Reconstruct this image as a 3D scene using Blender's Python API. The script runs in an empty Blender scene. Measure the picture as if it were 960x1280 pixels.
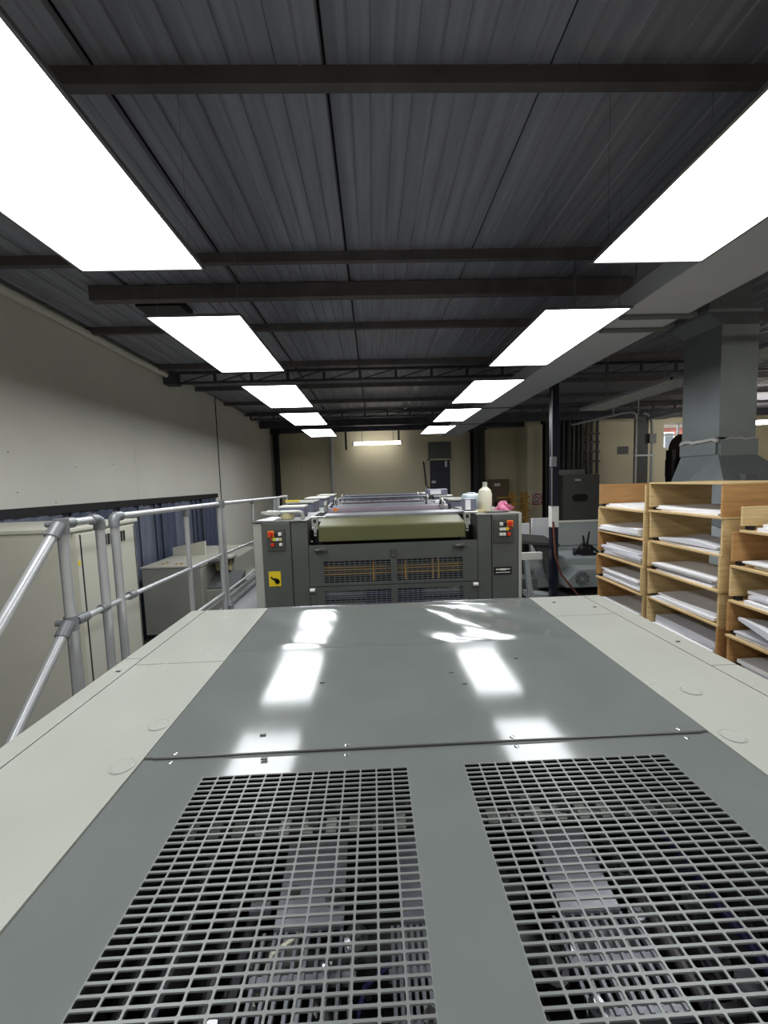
import bpy, bmesh, math, random
from mathutils import Vector, Matrix
random.seed(7)
S = bpy.context.scene
COL = S.collection

# ------------------------------------------------------------ camera
F = 480.0
cam = bpy.data.cameras.new('camera'); cam_o = bpy.data.objects.new('camera', cam); COL.objects.link(cam_o)
cam.sensor_fit = 'VERTICAL'; cam.sensor_height = 24.0; cam.lens = 24.0 * F / 1280.0
cam.clip_start = 0.02; cam.clip_end = 200
yv = Vector((-14 / F, 38 / F, 1.0)).normalized()                 # forward axis of the hall, in (right, up, forward)
xv = Vector((1, 0.033, 0)); xv.z = -(xv.x * yv.x + xv.y * yv.y) / yv.z; xv.normalize()
X3 = Vector((xv.x, xv.y, -xv.z)); Y3 = Vector((yv.x, yv.y, -yv.z)); Z3 = X3.cross(Y3)
m = Matrix((X3, Y3, Z3)).to_4x4(); m.translation = (0, 0, 2.3)
cam_o.matrix_world = m
S.camera = cam_o

# ------------------------------------------------------------ world, exposure
w = bpy.data.worlds.new('world'); S.world = w; w.use_nodes = True
wb = w.node_tree.nodes['Background']
wb.inputs[0].default_value = (0.80, 0.88, 1.0, 1); wb.inputs[1].default_value = 1.5
S.view_settings.view_transform = 'Standard'; S.view_settings.look = 'None'
S.view_settings.exposure = 1.15; S.view_settings.gamma = 1.0; S.view_settings.use_curve_mapping = False
LAMP = 5.0           # strength of the LED panels
TUBE = 12.0

# ------------------------------------------------------------ materials
def lin(c):
    return tuple(((v / 255) / 12.92 if v / 255 <= 0.04045 else ((v / 255 + 0.055) / 1.055) ** 2.4) for v in c)

def mat(name, rgb, rough=0.5, metal=0.0, var=0.08, scale=6.0, bump=0.0, bscale=60.0, stretch=(1, 1, 1), spec=0.5, coat=0.0, rvar=0.0, alpha_glass=None):
    mt = bpy.data.materials.new(name); mt.use_nodes = True
    nt = mt.node_tree; b = nt.nodes['Principled BSDF']
    tc = nt.nodes.new('ShaderNodeTexCoord'); mp = nt.nodes.new('ShaderNodeMapping')
    mp.inputs['Scale'].default_value = stretch
    nt.links.new(tc.outputs['Object'], mp.inputs[0])
    n = nt.nodes.new('ShaderNodeTexNoise'); n.inputs['Scale'].default_value = scale; n.inputs['Detail'].default_value = 5
    nt.links.new(mp.outputs[0], n.inputs[0])
    r = nt.nodes.new('ShaderNodeValToRGB'); c = lin(rgb)
    r.color_ramp.elements[0].position = 0.3; r.color_ramp.elements[1].position = 0.7
    r.color_ramp.elements[0].color = tuple(v * (1 - var) for v in c) + (1,)
    r.color_ramp.elements[1].color = tuple(min(1, v * (1 + var)) for v in c) + (1,)
    nt.links.new(n.outputs[0], r.inputs[0]); nt.links.new(r.outputs[0], b.inputs['Base Color'])
    b.inputs['Roughness'].default_value = rough; b.inputs['Metallic'].default_value = metal
    b.inputs['Specular IOR Level'].default_value = spec
    b.inputs['Coat Weight'].default_value = coat
    if rvar:
        mr = nt.nodes.new('ShaderNodeMapRange'); mr.inputs[3].default_value = max(0, rough - rvar); mr.inputs[4].default_value = rough + rvar
        nt.links.new(n.outputs[0], mr.inputs[0]); nt.links.new(mr.outputs[0], b.inputs['Roughness'])
    if bump:
        n2 = nt.nodes.new('ShaderNodeTexNoise'); n2.inputs['Scale'].default_value = bscale; n2.inputs['Detail'].default_value = 3
        nt.links.new(mp.outputs[0], n2.inputs[0])
        bp = nt.nodes.new('ShaderNodeBump'); bp.inputs['Strength'].default_value = bump; bp.inputs['Distance'].default_value = 0.01
        nt.links.new(n2.outputs[0], bp.inputs['Height']); nt.links.new(bp.outputs[0], b.inputs['Normal'])
    if alpha_glass:
        b.inputs['Transmission Weight'].default_value = alpha_glass
    return mt

def emit(name, rgb, strength):
    mt = bpy.data.materials.new(name); mt.use_nodes = True; b = mt.node_tree.nodes['Principled BSDF']
    b.inputs['Base Color'].default_value = (0.8, 0.8, 0.8, 1)
    b.inputs['Emission Color'].default_value = tuple(rgb) + (1,); b.inputs['Emission Strength'].default_value = strength
    return mt

def ply(name, rgb, axis='x'):
    return mat(name, rgb, 0.6, 0, 0.16, 9, 0.05, 80, stretch=(0.6, 1.0, 7.0))

M = {}
M['lamp'] = emit('led_diffuser', (0.95, 0.98, 1.0), LAMP)
M['tube'] = emit('tube_diffuser', (1.0, 0.97, 0.9), TUBE)
M['tube_b'] = emit('tube_diffuser_dim', (1.0, 0.97, 0.9), 3.5)
M['lamp_frame'] = mat('lamp_frame_grey', (120, 120, 122), 0.4, 0.6)
M['sheet'] = mat('roof_sheet_grey', (146, 147, 157), 0.5, 0.25, 0.16, 3.0, 0.04, 40, stretch=(7, 0.5, 1))
M['purlin'] = mat('beam_dark_paint', (92, 86, 86), 0.6, 0.1, 0.2, 5)
M['truss'] = mat('truss_dark_blue', (62, 62, 72), 0.5, 0.1, 0.2, 5)
M['wall_l'] = mat('wall_board_grey', (214, 212, 202), 0.7, 0, 0.05, 1.2, 0.02, 30)
M['wall_b'] = mat('wall_paint_beige', (222, 213, 184), 0.75, 0, 0.05, 0.8, 0.02, 30)
M['black'] = mat('black_paint', (18, 18, 22), 0.5, 0, 0.2)
M['navy'] = mat('navy_paint', (24, 25, 42), 0.3, 0, 0.15)
M['white'] = mat('white_paint', (225, 223, 215), 0.5, 0, 0.05)
M['floor'] = mat('floor_grey_paint', (128, 130, 132), 0.45, 0, 0.2, 2.5)
M['cream'] = mat('cream_enamel', (166, 167, 158), 0.26, 0, 0.035, 3.0, rvar=0.05)
M['deck'] = mat('grey_enamel_gloss', (108, 112, 109), 0.10, 0, 0.05, 5.0, 0.012, 5, spec=0.6, rvar=0.04)
M['grille'] = mat('grille_grey_enamel', (112, 115, 112), 0.35, 0, 0.05, 5)
M['press'] = mat('press_grey_enamel', (86, 88, 84), 0.35, 0, 0.05, 4)
M['press_d'] = mat('press_dark_grey', (70, 71, 68), 0.4, 0, 0.06, 4)
M['olive'] = mat('olive_enamel', (92, 92, 56), 0.5, 0, 0.07, 5)
M['edge'] = mat('seam_dark', (38, 38, 36), 0.6)
M['steel'] = mat('bright_steel', (190, 192, 195), 0.22, 0.9, 0.06, 10)
M['alu'] = mat('aluminium_tube', (196, 197, 198), 0.32, 0.45, 0.05, 12)
M['fit'] = mat('grey_cast_fitting', (126, 128, 130), 0.4, 0.25, 0.08, 20)
M['cab'] = mat('cabinet_grey_paint', (190, 188, 174), 0.4, 0, 0.04, 2)
M['console'] = mat('console_grey_paint', (158, 158, 148), 0.45, 0, 0.06, 3)
M['curtain'] = mat('curtain_blue_grey', (72, 78, 98), 0.45, 0, 0.22, 4, stretch=(6, 6, 0.5))
M['curtain2'] = mat('curtain_pale_grey', (102, 108, 124), 0.4, 0, 0.22, 4, stretch=(6, 6, 0.5))
M['plyl'] = ply('plywood_pale', (206, 178, 128))
M['plyo'] = ply('plywood_orange', (176, 132, 82))
M['plye'] = ply('plywood_edge', (200, 172, 124))
M['paper'] = mat('paper_white', (232, 231, 233), 0.7, 0, 0.03, 8)
M['paper2'] = mat('paper_grey_white', (212, 212, 218), 0.7, 0, 0.04, 8)
M['galv'] = mat('galvanised_sheet', (126, 132, 133), 0.45, 0.3, 0.10, 3.5, 0.02, 10)
M['seal'] = mat('sealant_white', (205, 205, 200), 0.6)
M['machine'] = mat('machine_pale_grey', (164, 170, 170), 0.45, 0, 0.05, 4)
M['red'] = mat('red_plastic', (205, 50, 32), 0.35, 0, 0.05)
M['orange'] = mat('orange_plastic', (232, 128, 30), 0.4, 0, 0.05)
M['yellow'] = mat('yellow_paint', (226, 196, 34), 0.45, 0, 0.05)
M['yellowd'] = mat('yellow_pipe', (224, 172, 30), 0.4, 0, 0.1)
M['lime'] = mat('lime_button', (196, 200, 50), 0.4)
M['buttonw'] = mat('white_button', (216, 216, 205), 0.4)
M['blue'] = mat('blue_roller', (48, 50, 92), 0.35, 0, 0.1)
M['trunk'] = mat('trunking_pale_grey', (188, 190, 194), 0.45, 0, 0.04, 2)
M['ink'] = mat('rubber_dark', (46, 44, 50), 0.45, 0, 0.15, 8)
M['mauve'] = mat('roller_mauve', (120, 108, 118), 0.4, 0, 0.1, 8)
M['bluegrey'] = mat('fountain_blue_grey', (120, 123, 140), 0.35, 0.2, 0.08, 5)
M['plastic'] = mat('milky_plastic', (226, 222, 200), 0.4, 0, 0.03, 5)
M['jerry'] = mat('pale_blue_plastic', (200, 214, 222), 0.4, 0, 0.03, 5)
M['pink'] = mat('rag_pink', (206, 120, 150), 0.9, 0, 0.35, 30)
M['wood_y'] = mat('timber_yellow', (170, 128, 52), 0.6, 0, 0.2, 10)
M['door'] = mat('door_navy', (40, 44, 62), 0.4, 0, 0.08)
M['carton'] = mat('carton_brown', (120, 104, 84), 0.8, 0, 0.08)
M['dgrey'] = mat('cabinet_dark_grey', (98, 100, 100), 0.45, 0, 0.06)
M['signred'] = mat('sign_red', (176, 38, 44), 0.5)
M['oily'] = mat('oily_dark_metal', (86, 84, 84), 0.35, 0.4, 0.5, 14)
M['chrome'] = mat('oily_chrome', (170, 172, 176), 0.18, 0.9, 0.2, 9)
M['guide'] = mat('guide_plate_grey', (134, 136, 142), 0.35, 0.3, 0.12, 6)
M['brick'] = mat('outside_brick', (176, 104, 88), 0.8, 0, 0.2, 6)
M['hose'] = mat('hose_brown', (112, 66, 50), 0.5)
M['louvre'] = mat('louvre_mirror', (225, 228, 230), 0.35, 0.2, 0.2, 14)
M['brownm'] = mat('brown_drum', (84, 70, 62), 0.5, 0.2, 0.15)
M['tape'] = mat('beige_tape', (196, 184, 140), 0.6)
def glass_mat():
    mt = bpy.data.materials.new('window_glass'); mt.use_nodes = True; b = mt.node_tree.nodes['Principled BSDF']
    b.inputs['Transmission Weight'].default_value = 1; b.inputs['Roughness'].default_value = 0.02; b.inputs['IOR'].default_value = 1.1
    return mt
M['glass'] = glass_mat()

# ------------------------------------------------------------ mesh helpers
class MB:
    def __init__(s): s.v = []; s.f = []
    def add(s, vs, fs):
        o = len(s.v); s.v += [tuple(v) for v in vs]; s.f += [tuple(i + o for i in f) for f in fs]; return s
    def box(s, a, b):
        x0, y0, z0 = a; x1, y1, z1 = b
        return s.add([(x0, y0, z0), (x1, y0, z0), (x1, y1, z0), (x0, y1, z0), (x0, y0, z1), (x1, y0, z1), (x1, y1, z1), (x0, y1, z1)],
                     [(0, 3, 2, 1), (4, 5, 6, 7), (0, 1, 5, 4), (1, 2, 6, 5), (2, 3, 7, 6), (3, 0, 4, 7)])
    def hexa(s, bot, top):                                        # two quads, same winding (ccw from above)
        return s.add(list(bot) + list(top), [(0, 3, 2, 1), (4, 5, 6, 7), (0, 1, 5, 4), (1, 2, 6, 5), (2, 3, 7, 6), (3, 0, 4, 7)])
    def prism(s, poly, axis, t0, t1):                             # 2-D outline swept along an axis
        n = len(poly)
        def P(p, t):
            return {'x': (t, p[0], p[1]), 'y': (p[0], t, p[1]), 'z': (p[0], p[1], t)}[axis]
        vs = [P(p, t0) for p in poly] + [P(p, t1) for p in poly]
        return s.add(vs, [tuple(range(n))[::-1], tuple(range(n, 2 * n))] + [(i, (i + 1) % n, n + (i + 1) % n, n + i) for i in range(n)])
    def cyl(s, p, q, r, n=12, r2=None):
        return s.tube([p, q], r, n, r2)
    def tube(s, pts, r, n=10, r2=None):
        pts = [Vector(p) for p in pts]; k = len(pts); rings = []
        up = None
        for i, p in enumerate(pts):
            d = (pts[min(i + 1, k - 1)] - pts[max(i - 1, 0)]).normalized()
            if 0 < i < k - 1:
                d = ((pts[i + 1] - p).normalized() + (p - pts[i - 1]).normalized()).normalized()
            if up is None:
                up = d.orthogonal().normalized()
            else:
                up = (up - d * up.dot(d)).normalized()
            side = d.cross(up)
            rr = r if r2 is None else r + (r2 - r) * i / (k - 1)
            rings.append([p + (up * math.cos(2 * math.pi * j / n) + side * math.sin(2 * math.pi * j / n)) * rr for j in range(n)])
        vs = [v for ring in rings for v in ring]; fs = []
        for i in range(k - 1):
            for j in range(n):
                fs.append((i * n + j, i * n + (j + 1) % n, (i + 1) * n + (j + 1) % n, (i + 1) * n + j))
        fs.append(tuple(range(n))[::-1]); fs.append(tuple((k - 1) * n + j for j in range(n)))
        return s.add(vs, fs)
    def lathe(s, prof, c, n=20, axis='z'):                        # prof: list of (r, t)
        vs = []; fs = []
        for r, t in prof:
            for j in range(n):
                a = 2 * math.pi * j / n; x = r * math.cos(a); y = r * math.sin(a)
                vs.append({'z': (c[0] + x, c[1] + y, c[2] + t), 'x': (c[0] + t, c[1] + x, c[2] + y), 'y': (c[0] + y, c[1] + t, c[2] + x)}[axis])
        for i in range(len(prof) - 1):
            for j in range(n):
                fs.append((i * n + j, i * n + (j + 1) % n, (i + 1) * n + (j + 1) % n, (i + 1) * n + j))
        fs.append(tuple(range(n))[::-1]); fs.append(tuple((len(prof) - 1) * n + j for j in range(n)))
        return s.add(vs, fs)
    def mesh(s, name):
        me = bpy.data.meshes.new(name); me.from_pydata(s.v, [], s.f); me.update(); return me
    def obj(s, name, mt, parent=None, bevel=0.0, smooth=False, kind=None, label=None, seg=2):
        me = s.mesh(name); me.materials.append(M[mt])
        bm = bmesh.new(); bm.from_mesh(me); bmesh.ops.recalc_face_normals(bm, faces=bm.faces); bm.to_mesh(me); bm.free()
        return link(name, me, parent, bevel, smooth, kind, label, seg)

def link(name, me, parent=None, bevel=0.0, smooth=False, kind=None, label=None, seg=2):
    o = bpy.data.objects.new(name, me); COL.objects.link(o)
    if parent is not None:
        o.parent = parent; o.matrix_parent_inverse = Matrix.Translation(parent_loc(parent)).inverted()
    if smooth:
        for p in me.polygons: p.use_smooth = True
        me.set_sharp_from_angle(angle=math.radians(35))
    if bevel:
        b = o.modifiers.new('bevel', 'BEVEL'); b.width = bevel; b.segments = seg; b.limit_method = 'ANGLE'; b.angle_limit = math.radians(40)
    if kind: o['kind'] = kind
    if label: o['label'] = label
    return o

def parent_loc(p):
    return Vector(p.location)                                    # parts end up with a world matrix of identity plus their own location

def thing(name, label, cat, loc=(0, 0, 0), group=None):
    o = bpy.data.objects.new(name, None); COL.objects.link(o); o.location = loc; o.empty_display_size = 0.1
    o['label'] = label; o['category'] = cat; o['kind'] = 'thing'
    if group: o['group'] = group
    return o
def tag(o, label, cat, group=None):
    o['label'] = label; o['category'] = cat; o['kind'] = 'thing'
    if group: o['group'] = group
    return o
def struct(o): o['kind'] = 'structure'; return o
def copy_tree(o, parent=None):
    c = o.copy(); COL.objects.link(c)
    if parent is not None: c.parent = parent
    for ch in o.children: copy_tree(ch, c)
    return c
def B(a, b, name, mt, parent=None, bevel=0.0, **k):
    return MB().box(a, b).obj(name, mt, parent, bevel, **k)

# ============================================================ SETTING
XL, XR, YB, YF = -3.15, 12.5, 13.0, -4.0
H = 4.1
struct(B((XL - .2, YF - .2, -.1), (XR + .2, YB + .2, 0), 'floor', 'floor'))

# ceiling: a roof of ribbed sheets with purlins, a beam and lattice trusses
ceil = struct(B((XL - .2, YF - .2, H + .06), (XR + .2, YB + .2, H + .16), 'ceiling', 'black'))
def sheet_mesh(x0, x1):
    prof = [(x0 + .006, H + .03)]
    n = 5; wd = (x1 - x0 - .012) / n
    for i in range(n):
        a = x0 + .006 + i * wd
        prof += [(a + wd * .30, H), (a + wd * .46, H), (a + wd * .50, H - .007), (a + wd * .54, H), (a + wd * .96, H), (a + wd * .98, H + .012)]
    prof += [(x1 - .006, H + .03)]
    mb = MB(); vs = []; 
    for x, z in prof: vs += [(x, YF, z), (x, YB, z)]
    mb.add(vs, [(2 * i, 2 * i + 1, 2 * i + 3, 2 * i + 2) for i in range(len(prof) - 1)])
    return mb
proto = None
for i in range(-2, 13):
    x0 = -1.15 + i; x1 = x0 + 1
    if x0 < XL: x0 = XL
    if i > -2 and x1 <= XR:
        if proto is None: proto = sheet_mesh(0, 1).obj('roof_sheet', 'sheet', ceil); o = proto
        else: o = proto.copy(); COL.objects.link(o)
        o.location.x = x0
    else:
        sheet_mesh(x0, min(x1, XR)).obj('roof_sheet', 'sheet', ceil)
pp = None
for k in range(-4, 9):
    y = 1.81 + 1.34 * k
    if pp is None:
        pp = MB().prism([(0, H - .002), (0, H - .075), (.045, H - .075), (.045, H - .066), (.008, H - .066), (.008, H - .002)], 'x', XL, XR).obj('purlin', 'purlin', ceil); o = pp
    else: o = pp.copy(); COL.objects.link(o)
    o.location.y = y
B((-2.45, 3.60, H - .13), (2.45, 3.68, H - .01), 'cross_beam', 'purlin', ceil)
def truss(y, x0, x1, zt, zb):
    t = MB(); t.box((x0, y, zt - .035), (x1, y + .05, zt)); t.box((x0, y, zb), (x1, y + .05, zb + .03))
    o = t.obj('truss', 'truss', ceil)
    n = max(1, round((x1 - x0) / .56)); st = (x1 - x0) / n
    for i in range(n + 1):
        x = x0 + i * st
        B((x - .02, y + .012, zb + .02), (x + .02, y + .04, zt - .02), 'truss_post', 'truss', o)
    for i in range(n):
        x = x0 + i * st; d = .026
        mb = MB(); mb.prism([(x + .01, zb + .02), (x + .01 + 2 * d, zb + .02), (x + st - .01, zt - .03), (x + st - .01 - 2 * d, zt - .03)], 'y', y + .016, y + .036)
        mb.obj('truss_diagonal', 'truss', o)
truss(6.16, -2.96, 8.3, H - .02, 3.895)
truss(9.7, -2.96, 8.3, H - .02, 3.895)
B((XL, 11.1, H - .20), (XR, 11.2, H - .01), 'cross_beam', 'truss', ceil)
B((XL, 12.3, H - .20), (XR, 12.4, H - .01), 'cross_beam', 'truss', ceil)
hb = MB(); hb.box((-2.19, 3.84, 4.02), (-1.775, 4.12, H)); hb.obj('roof_vent_box', 'black', ceil)

# left wall of boards
wl = struct(B((XL - .2, YF, 0), (XL - .04, YB, H + .06), 'wall_left', 'wall_l'))
for y0, y1, z0 in ((-4, 1.9, 2.16), (1.906, 5.25, 2.16), (5.253, 8.03, 2.16), (8.05, YB, 0)):
    B((XL - .04, y0, z0), (XL, y1, H), 'wall_panel', 'wall_l', wl)
for y0, y1 in ((-4, 0.0), (7.78, 8.03)):
    B((XL - .04, y0, 0), (XL, y1, 2.16), 'wall_panel', 'white', wl)
B((XL - .03, 8.03, 0), (XL + .012, 8.05, H), 'cover_strip', 'black', wl)
sc0 = None
for y, z in ((1.6, 3.2), (2.3, 2.45), (3.45, 2.65), (3.5, 2.3), (4.2, 2.55), (2.9, 3.3), (3.9, 2.19), (4.8, 2.6), (6.2, 2.55), (3.0, 2.75)):
    if sc0 is None:
        sc0 = MB().lathe([(.006, 0), (.005, .004)], (0, 0, 0), 8, 'x').obj('screw_head', 'dgrey', wl); o = sc0
    else: o = sc0.copy(); COL.objects.link(o)
    o.location = (XL, y, z)
struct(B((XL - .01, 0.0, 2.08), (XL + .05, 7.78, 2.16), 'trim_1', 'black'))
tr = MB().tube([(XL + .05, -1, 4.03), (XL + .05, 2, 4.03), (XL + .05, 4, 4.03), (XL + .05, 5.4, 4.02), (XL + .05, 6.1, 4.02)], .04, 10).obj('trim_2', 'wall_l', smooth=True); struct(tr)
B((XL, 6.1, 3.88), (-2.96, 6.27, 4.06), 'truss_bracket', 'truss', ceil)

# back wall in two depths, with a return, pilaster, window and door
wbk = struct(B((XL, YB, 0), (4.9, YB + .2, H + .06), 'wall_back', 'wall_b'))
B((XL, 12.8, 0), (-2.36, YB, H), 'pilaster', 'wall_b', wbk, bevel=.01)
YR = 12.07
wrt = struct(B((4.9, YR, 0), (5.1, YB + .2, H + .06), 'wall_return', 'wall_b'))
wx0, wx1, wz0, wz1 = 9.25, 10.35, 3.05, 3.85
wrb = MB(); wrb.box((5.1, YR, 0), (wx0, YR + .2, H + .06)); wrb.box((wx1, YR, 0), (XR, YR + .2, H + .06))
wrb.box((wx0, YR, 0), (wx1, YR + .2, wz0)); wrb.box((wx0, YR, wz1), (wx1, YR + .2, H + .06))
struct(wrb.obj('wall_back_right', 'wall_b'))
struct(B((XR, YF, 0), (XR + .2, YB + .2, H + .06), 'wall_right', 'wall_b'))
struct(B((XL - .2, YF - .2, 0), (XR + .2, YF, H + .06), 'wall_rear', 'wall_b'))
win = MB()
for a, b in (((wx0, YR + .05, wz0), (wx0 + .05, YR + .12, wz1)), ((wx1 - .05, YR + .05, wz0), (wx1, YR + .12, wz1)), ((wx0, YR + .05, wz0), (wx1, YR + .12, wz0 + .05)),
             ((wx0, YR + .05, wz1 - .05), (wx1, YR + .12, wz1)), ((wx0 + .52, YR + .05, wz0), (wx0 + .56, YR + .12, wz1)), ((wx0, YR + .05, wz0 + .42), (wx1, YR + .12, wz0 + .46))):
    win.box(a, b)
w1 = struct(win.obj('window_1', 'white'))
for a, b, c, d in ((wx0 + .05, wx0 + .52, wz0 + .05, wz0 + .42), (wx0 + .56, wx1 - .05, wz0 + .05, wz0 + .42), (wx0 + .05, wx0 + .52, wz0 + .46, wz1 - .05), (wx0 + .56, wx1 - .05, wz0 + .46, wz1 - .05)):
    B((a, YR + .08, c), (b, YR + .085, d), 'pane', 'glass', w1)
# the house across the yard seen through the window
hs = thing('neighbour_house', 'red brick house seen through the small window', 'house', (13, 17, 0))
B((9, 17, 0), (18, 17.3, 4.3), 'wall', 'brick', hs)
for x in (12.6, 14.0):
    f = B((x, 16.95, 3.2), (x + .9, 17.02, 4.1), 'window', 'white', hs)
    for j in (0, 1): B((x + .06 + .42 * j, 16.94, 3.27), (x + .42 + .42 * j, 16.955, 4.03), 'pane', 'dgrey', f)
rf = MB().prism([(16.7, 4.25), (17.4, 4.25), (17.4, 4.8)], 'x', 8.8, 18.2).obj('roof', 'carton', hs)

# door at the back, its overpanel, columns
d1 = struct(B((1.93, 12.955, 0), (2.62, 13.02, 2.95), 'door_1', 'door', bevel=.006))
B((2.44, 12.945, 2.72), (2.52, 12.956, 2.92), 'notice', 'paper', d1)
MB().tube([(2.0, 12.955, 1.9), (2.0, 12.90, 1.9), (2.12, 12.90, 1.9)], .015, 8).obj('handle', 'steel', d1)
B((1.99, 12.945, 2.18), (2.12, 12.956, 2.27), 'door_sign', 'paper', d1)
fr = MB(); fr.box((1.87, 12.94, 0), (1.93, 13, 3.0)); fr.box((2.62, 12.94, 0), (2.68, 13, 3.0)); fr.box((1.87, 12.94, 2.95), (2.68, 13, 3.0))
struct(fr.obj('trim_3', 'wall_b'))
ov = B((1.9, 12.93, 3.0), (2.66, 13.0, 3.55), 'trim_4', 'dgrey', bevel=.01); struct(ov)
def column(x0, y0, x1, y1, lab):
    c = MB(); c.box((x0, y0, 0), (x1, y0 + .02, H - .08)); c.box((x0, y1 - .02, 0), (x1, y1, H - .08)); c.box(((x0 + x1) / 2 - .01, y0, 0), ((x0 + x1) / 2 + .01, y1, H - .08))
    o = c.obj('steel_column', 'black'); B((x0 - .06, y0 - .06, 0), (x1 + .06, y1 + .06, .02), 'base_plate', 'black', o)
    B((x0 - .04, y0 - .04, H - .25), (x1 + .04, y1 + .04, H - .08), 'top_bracket', 'black', o)
    tag(o, lab, 'column'); return o
column(-3.08, 12.2, -2.93, 12.4, 'black steel column standing in the corner of the grey board wall')
column(3.3, 12.5, 3.68, 12.92, 'wide black steel column right of the navy door')
column(5.12, 11.3, 5.30, 11.5, 'black steel column beside the red prohibition sign')

# ============================================================ LAMPS
def lamp(x0, x1, y0, lab):
    y1 = y0 + 1.19; z = 3.33
    t = thing('ceiling_light_panel', lab, 'light', ((x0 + x1) / 2, (y0 + y1) / 2, z), 'square-edged LED panels hung in two rows')
    f = MB(); e = .012
    f.box((x0, y0, z), (x0 + e, y1, z + .014)); f.box((x1 - e, y0, z), (x1, y1, z + .014)); f.box((x0 + e, y0, z), (x1 - e, y0 + e, z + .014)); f.box((x0 + e, y1 - e, z), (x1 - e, y1, z + .014))
    f.box((x0 + e, y0 + e, z + .008), (x1 - e, y1 - e, z + .014))
    f.obj('frame', 'lamp_frame', t)
    d = MB(); d.add([(x0 + e, y0 + e, z + .004), (x0 + e, y1 - e, z + .004), (x1 - e, y1 - e, z + .004), (x1 - e, y0 + e, z + .004)], [(0, 1, 2, 3)])
    me = d.mesh('diffuser'); me.materials.append(M['lamp']); link('diffuser', me, t)
    for x in (x0 + .04, x1 - .04):
        for y in (y0 + .08, y1 - .08):
            MB().cyl((x, y, z + .012), (x, y, H + .01), .0012, 5).obj('wire', 'steel', t)
    return t
YS = [0.755, 2.44, 4.13, 5.75, 7.50]
ORD = ['nearest', 'second', 'third', 'fourth', 'farthest']
lamp(-1.345, -.765, -1.0, 'white LED panel of the row over the railing side, out of view behind the camera')
lamp(1.10, 1.66, -1.0, 'white LED panel of the row beside the trunking, out of view behind the camera')
lamp(-1.345, -.765, -2.75, 'white LED panel of the row over the railing side, at the rear wall')
lamp(1.10, 1.66, -2.75, 'white LED panel of the row beside the trunking, at the rear wall')
for i, y in enumerate(YS):
    lamp(-1.345, -.765, y, '%s white LED panel of the row on the side of the grey board wall' % ORD[i])
    lamp(1.10, 1.66, y, '%s white LED panel of the row running beside the pale trunking' % ORD[i])

# pale trunking next to the lamps
tk = thing('cable_trunking', 'long pale grey flat trunking hung beside the row of light panels', 'trunking', (2, 5, 3.4))
ys = [-1.0, 2.74, 6.1, 7.8, 10.0]
for a, b in zip(ys[:-1], ys[1:]):
    mb = MB(); mb.box((1.76, a + .006, 3.40), (2.24, b - .006, 3.50)); mb.box((1.75, a + .006, 3.395), (1.77, b - .006, 3.53)); mb.obj('trunking_length', 'trunk', tk, bevel=.004)
for y in (2.74, 2.98): 
    B((1.78, y - .03, 3.385), (2.30, y + .03, 3.41), 'joint_strap', 'dgrey', tk)
for y in (6.1, 7.8): B((1.76, y - .015, 3.388), (2.26, y + .015, 3.41), 'joint_strap', 'dgrey', tk)
for y in (.5, 3.3, 5.5, 8.6):
    for x in (1.74, 2.26): MB().cyl((x, y, 3.4), (x, y, H), .006, 6).obj('hanger_rod', 'steel', tk)

# tube light at the back
tl = thing('tube_light', 'single white tube light hung in front of the beige back wall', 'light', (.2, 12.5, 3.5))
MB().tube([(-.56, 12.5, 3.53), (.93, 12.5, 3.53)], .055, 12).obj('tube', 'tube_b', tl, smooth=True)
for x in (-.6, .97): MB().cyl((x - .03, 12.5, 3.53), (x + .03, 12.5, 3.53), .06, 12).obj('end_cap', 'white', tl)
for x in (-.3, .7): MB().cyl((x, 12.5, 3.58), (x, 12.5, 4.1), .008, 6).obj('hanger_rod', 'black', tl)
bar0 = B((-.86, 12.6, 3.35), (-.80, 12.66, 4.0), 'hanger_bar', 'black'); tag(bar0, 'short black hanger bar beside one end of the tube light', 'bracket')
bar1 = B((.86, 12.6, 3.45), (.92, 12.66, 4.0), 'hanger_bar', 'black'); tag(bar1, 'short black hanger bar behind the door-side end of the tube light', 'bracket')

for (x, y, lab) in ((10.1, 9.9, 'white tube light at the picture edge beyond the galvanised hood'), (9.2, 5.6, 'added white tube light brightening the dark side of the hall, out of view'), (9.2, 1.4, 'added white tube light brightening the far corner of the dark side, out of view'), (6.2, .2, 'added white tube light brightening the dark side near the rear wall, out of view')):  # the out-of-view tubes are added to brighten the dark back right
    t2 = thing('tube_light', lab, 'light', (x, y, 3.5), 'tube lights of the dark side of the hall')
    MB().tube([(x - .75, y, 3.53), (x + .75, y, 3.53)], .055, 12).obj('tube', 'tube', t2, smooth=True)
    for xx in (x - .78, x + .78): MB().cyl((xx - .03, y, 3.53), (xx + .03, y, 3.53), .06, 12).obj('end_cap', 'white', t2)
    for xx in (x - .5, x + .5): MB().cyl((xx, y, 3.58), (xx, y, 4.1), .008, 6).obj('hanger_rod', 'black', t2)
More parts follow.
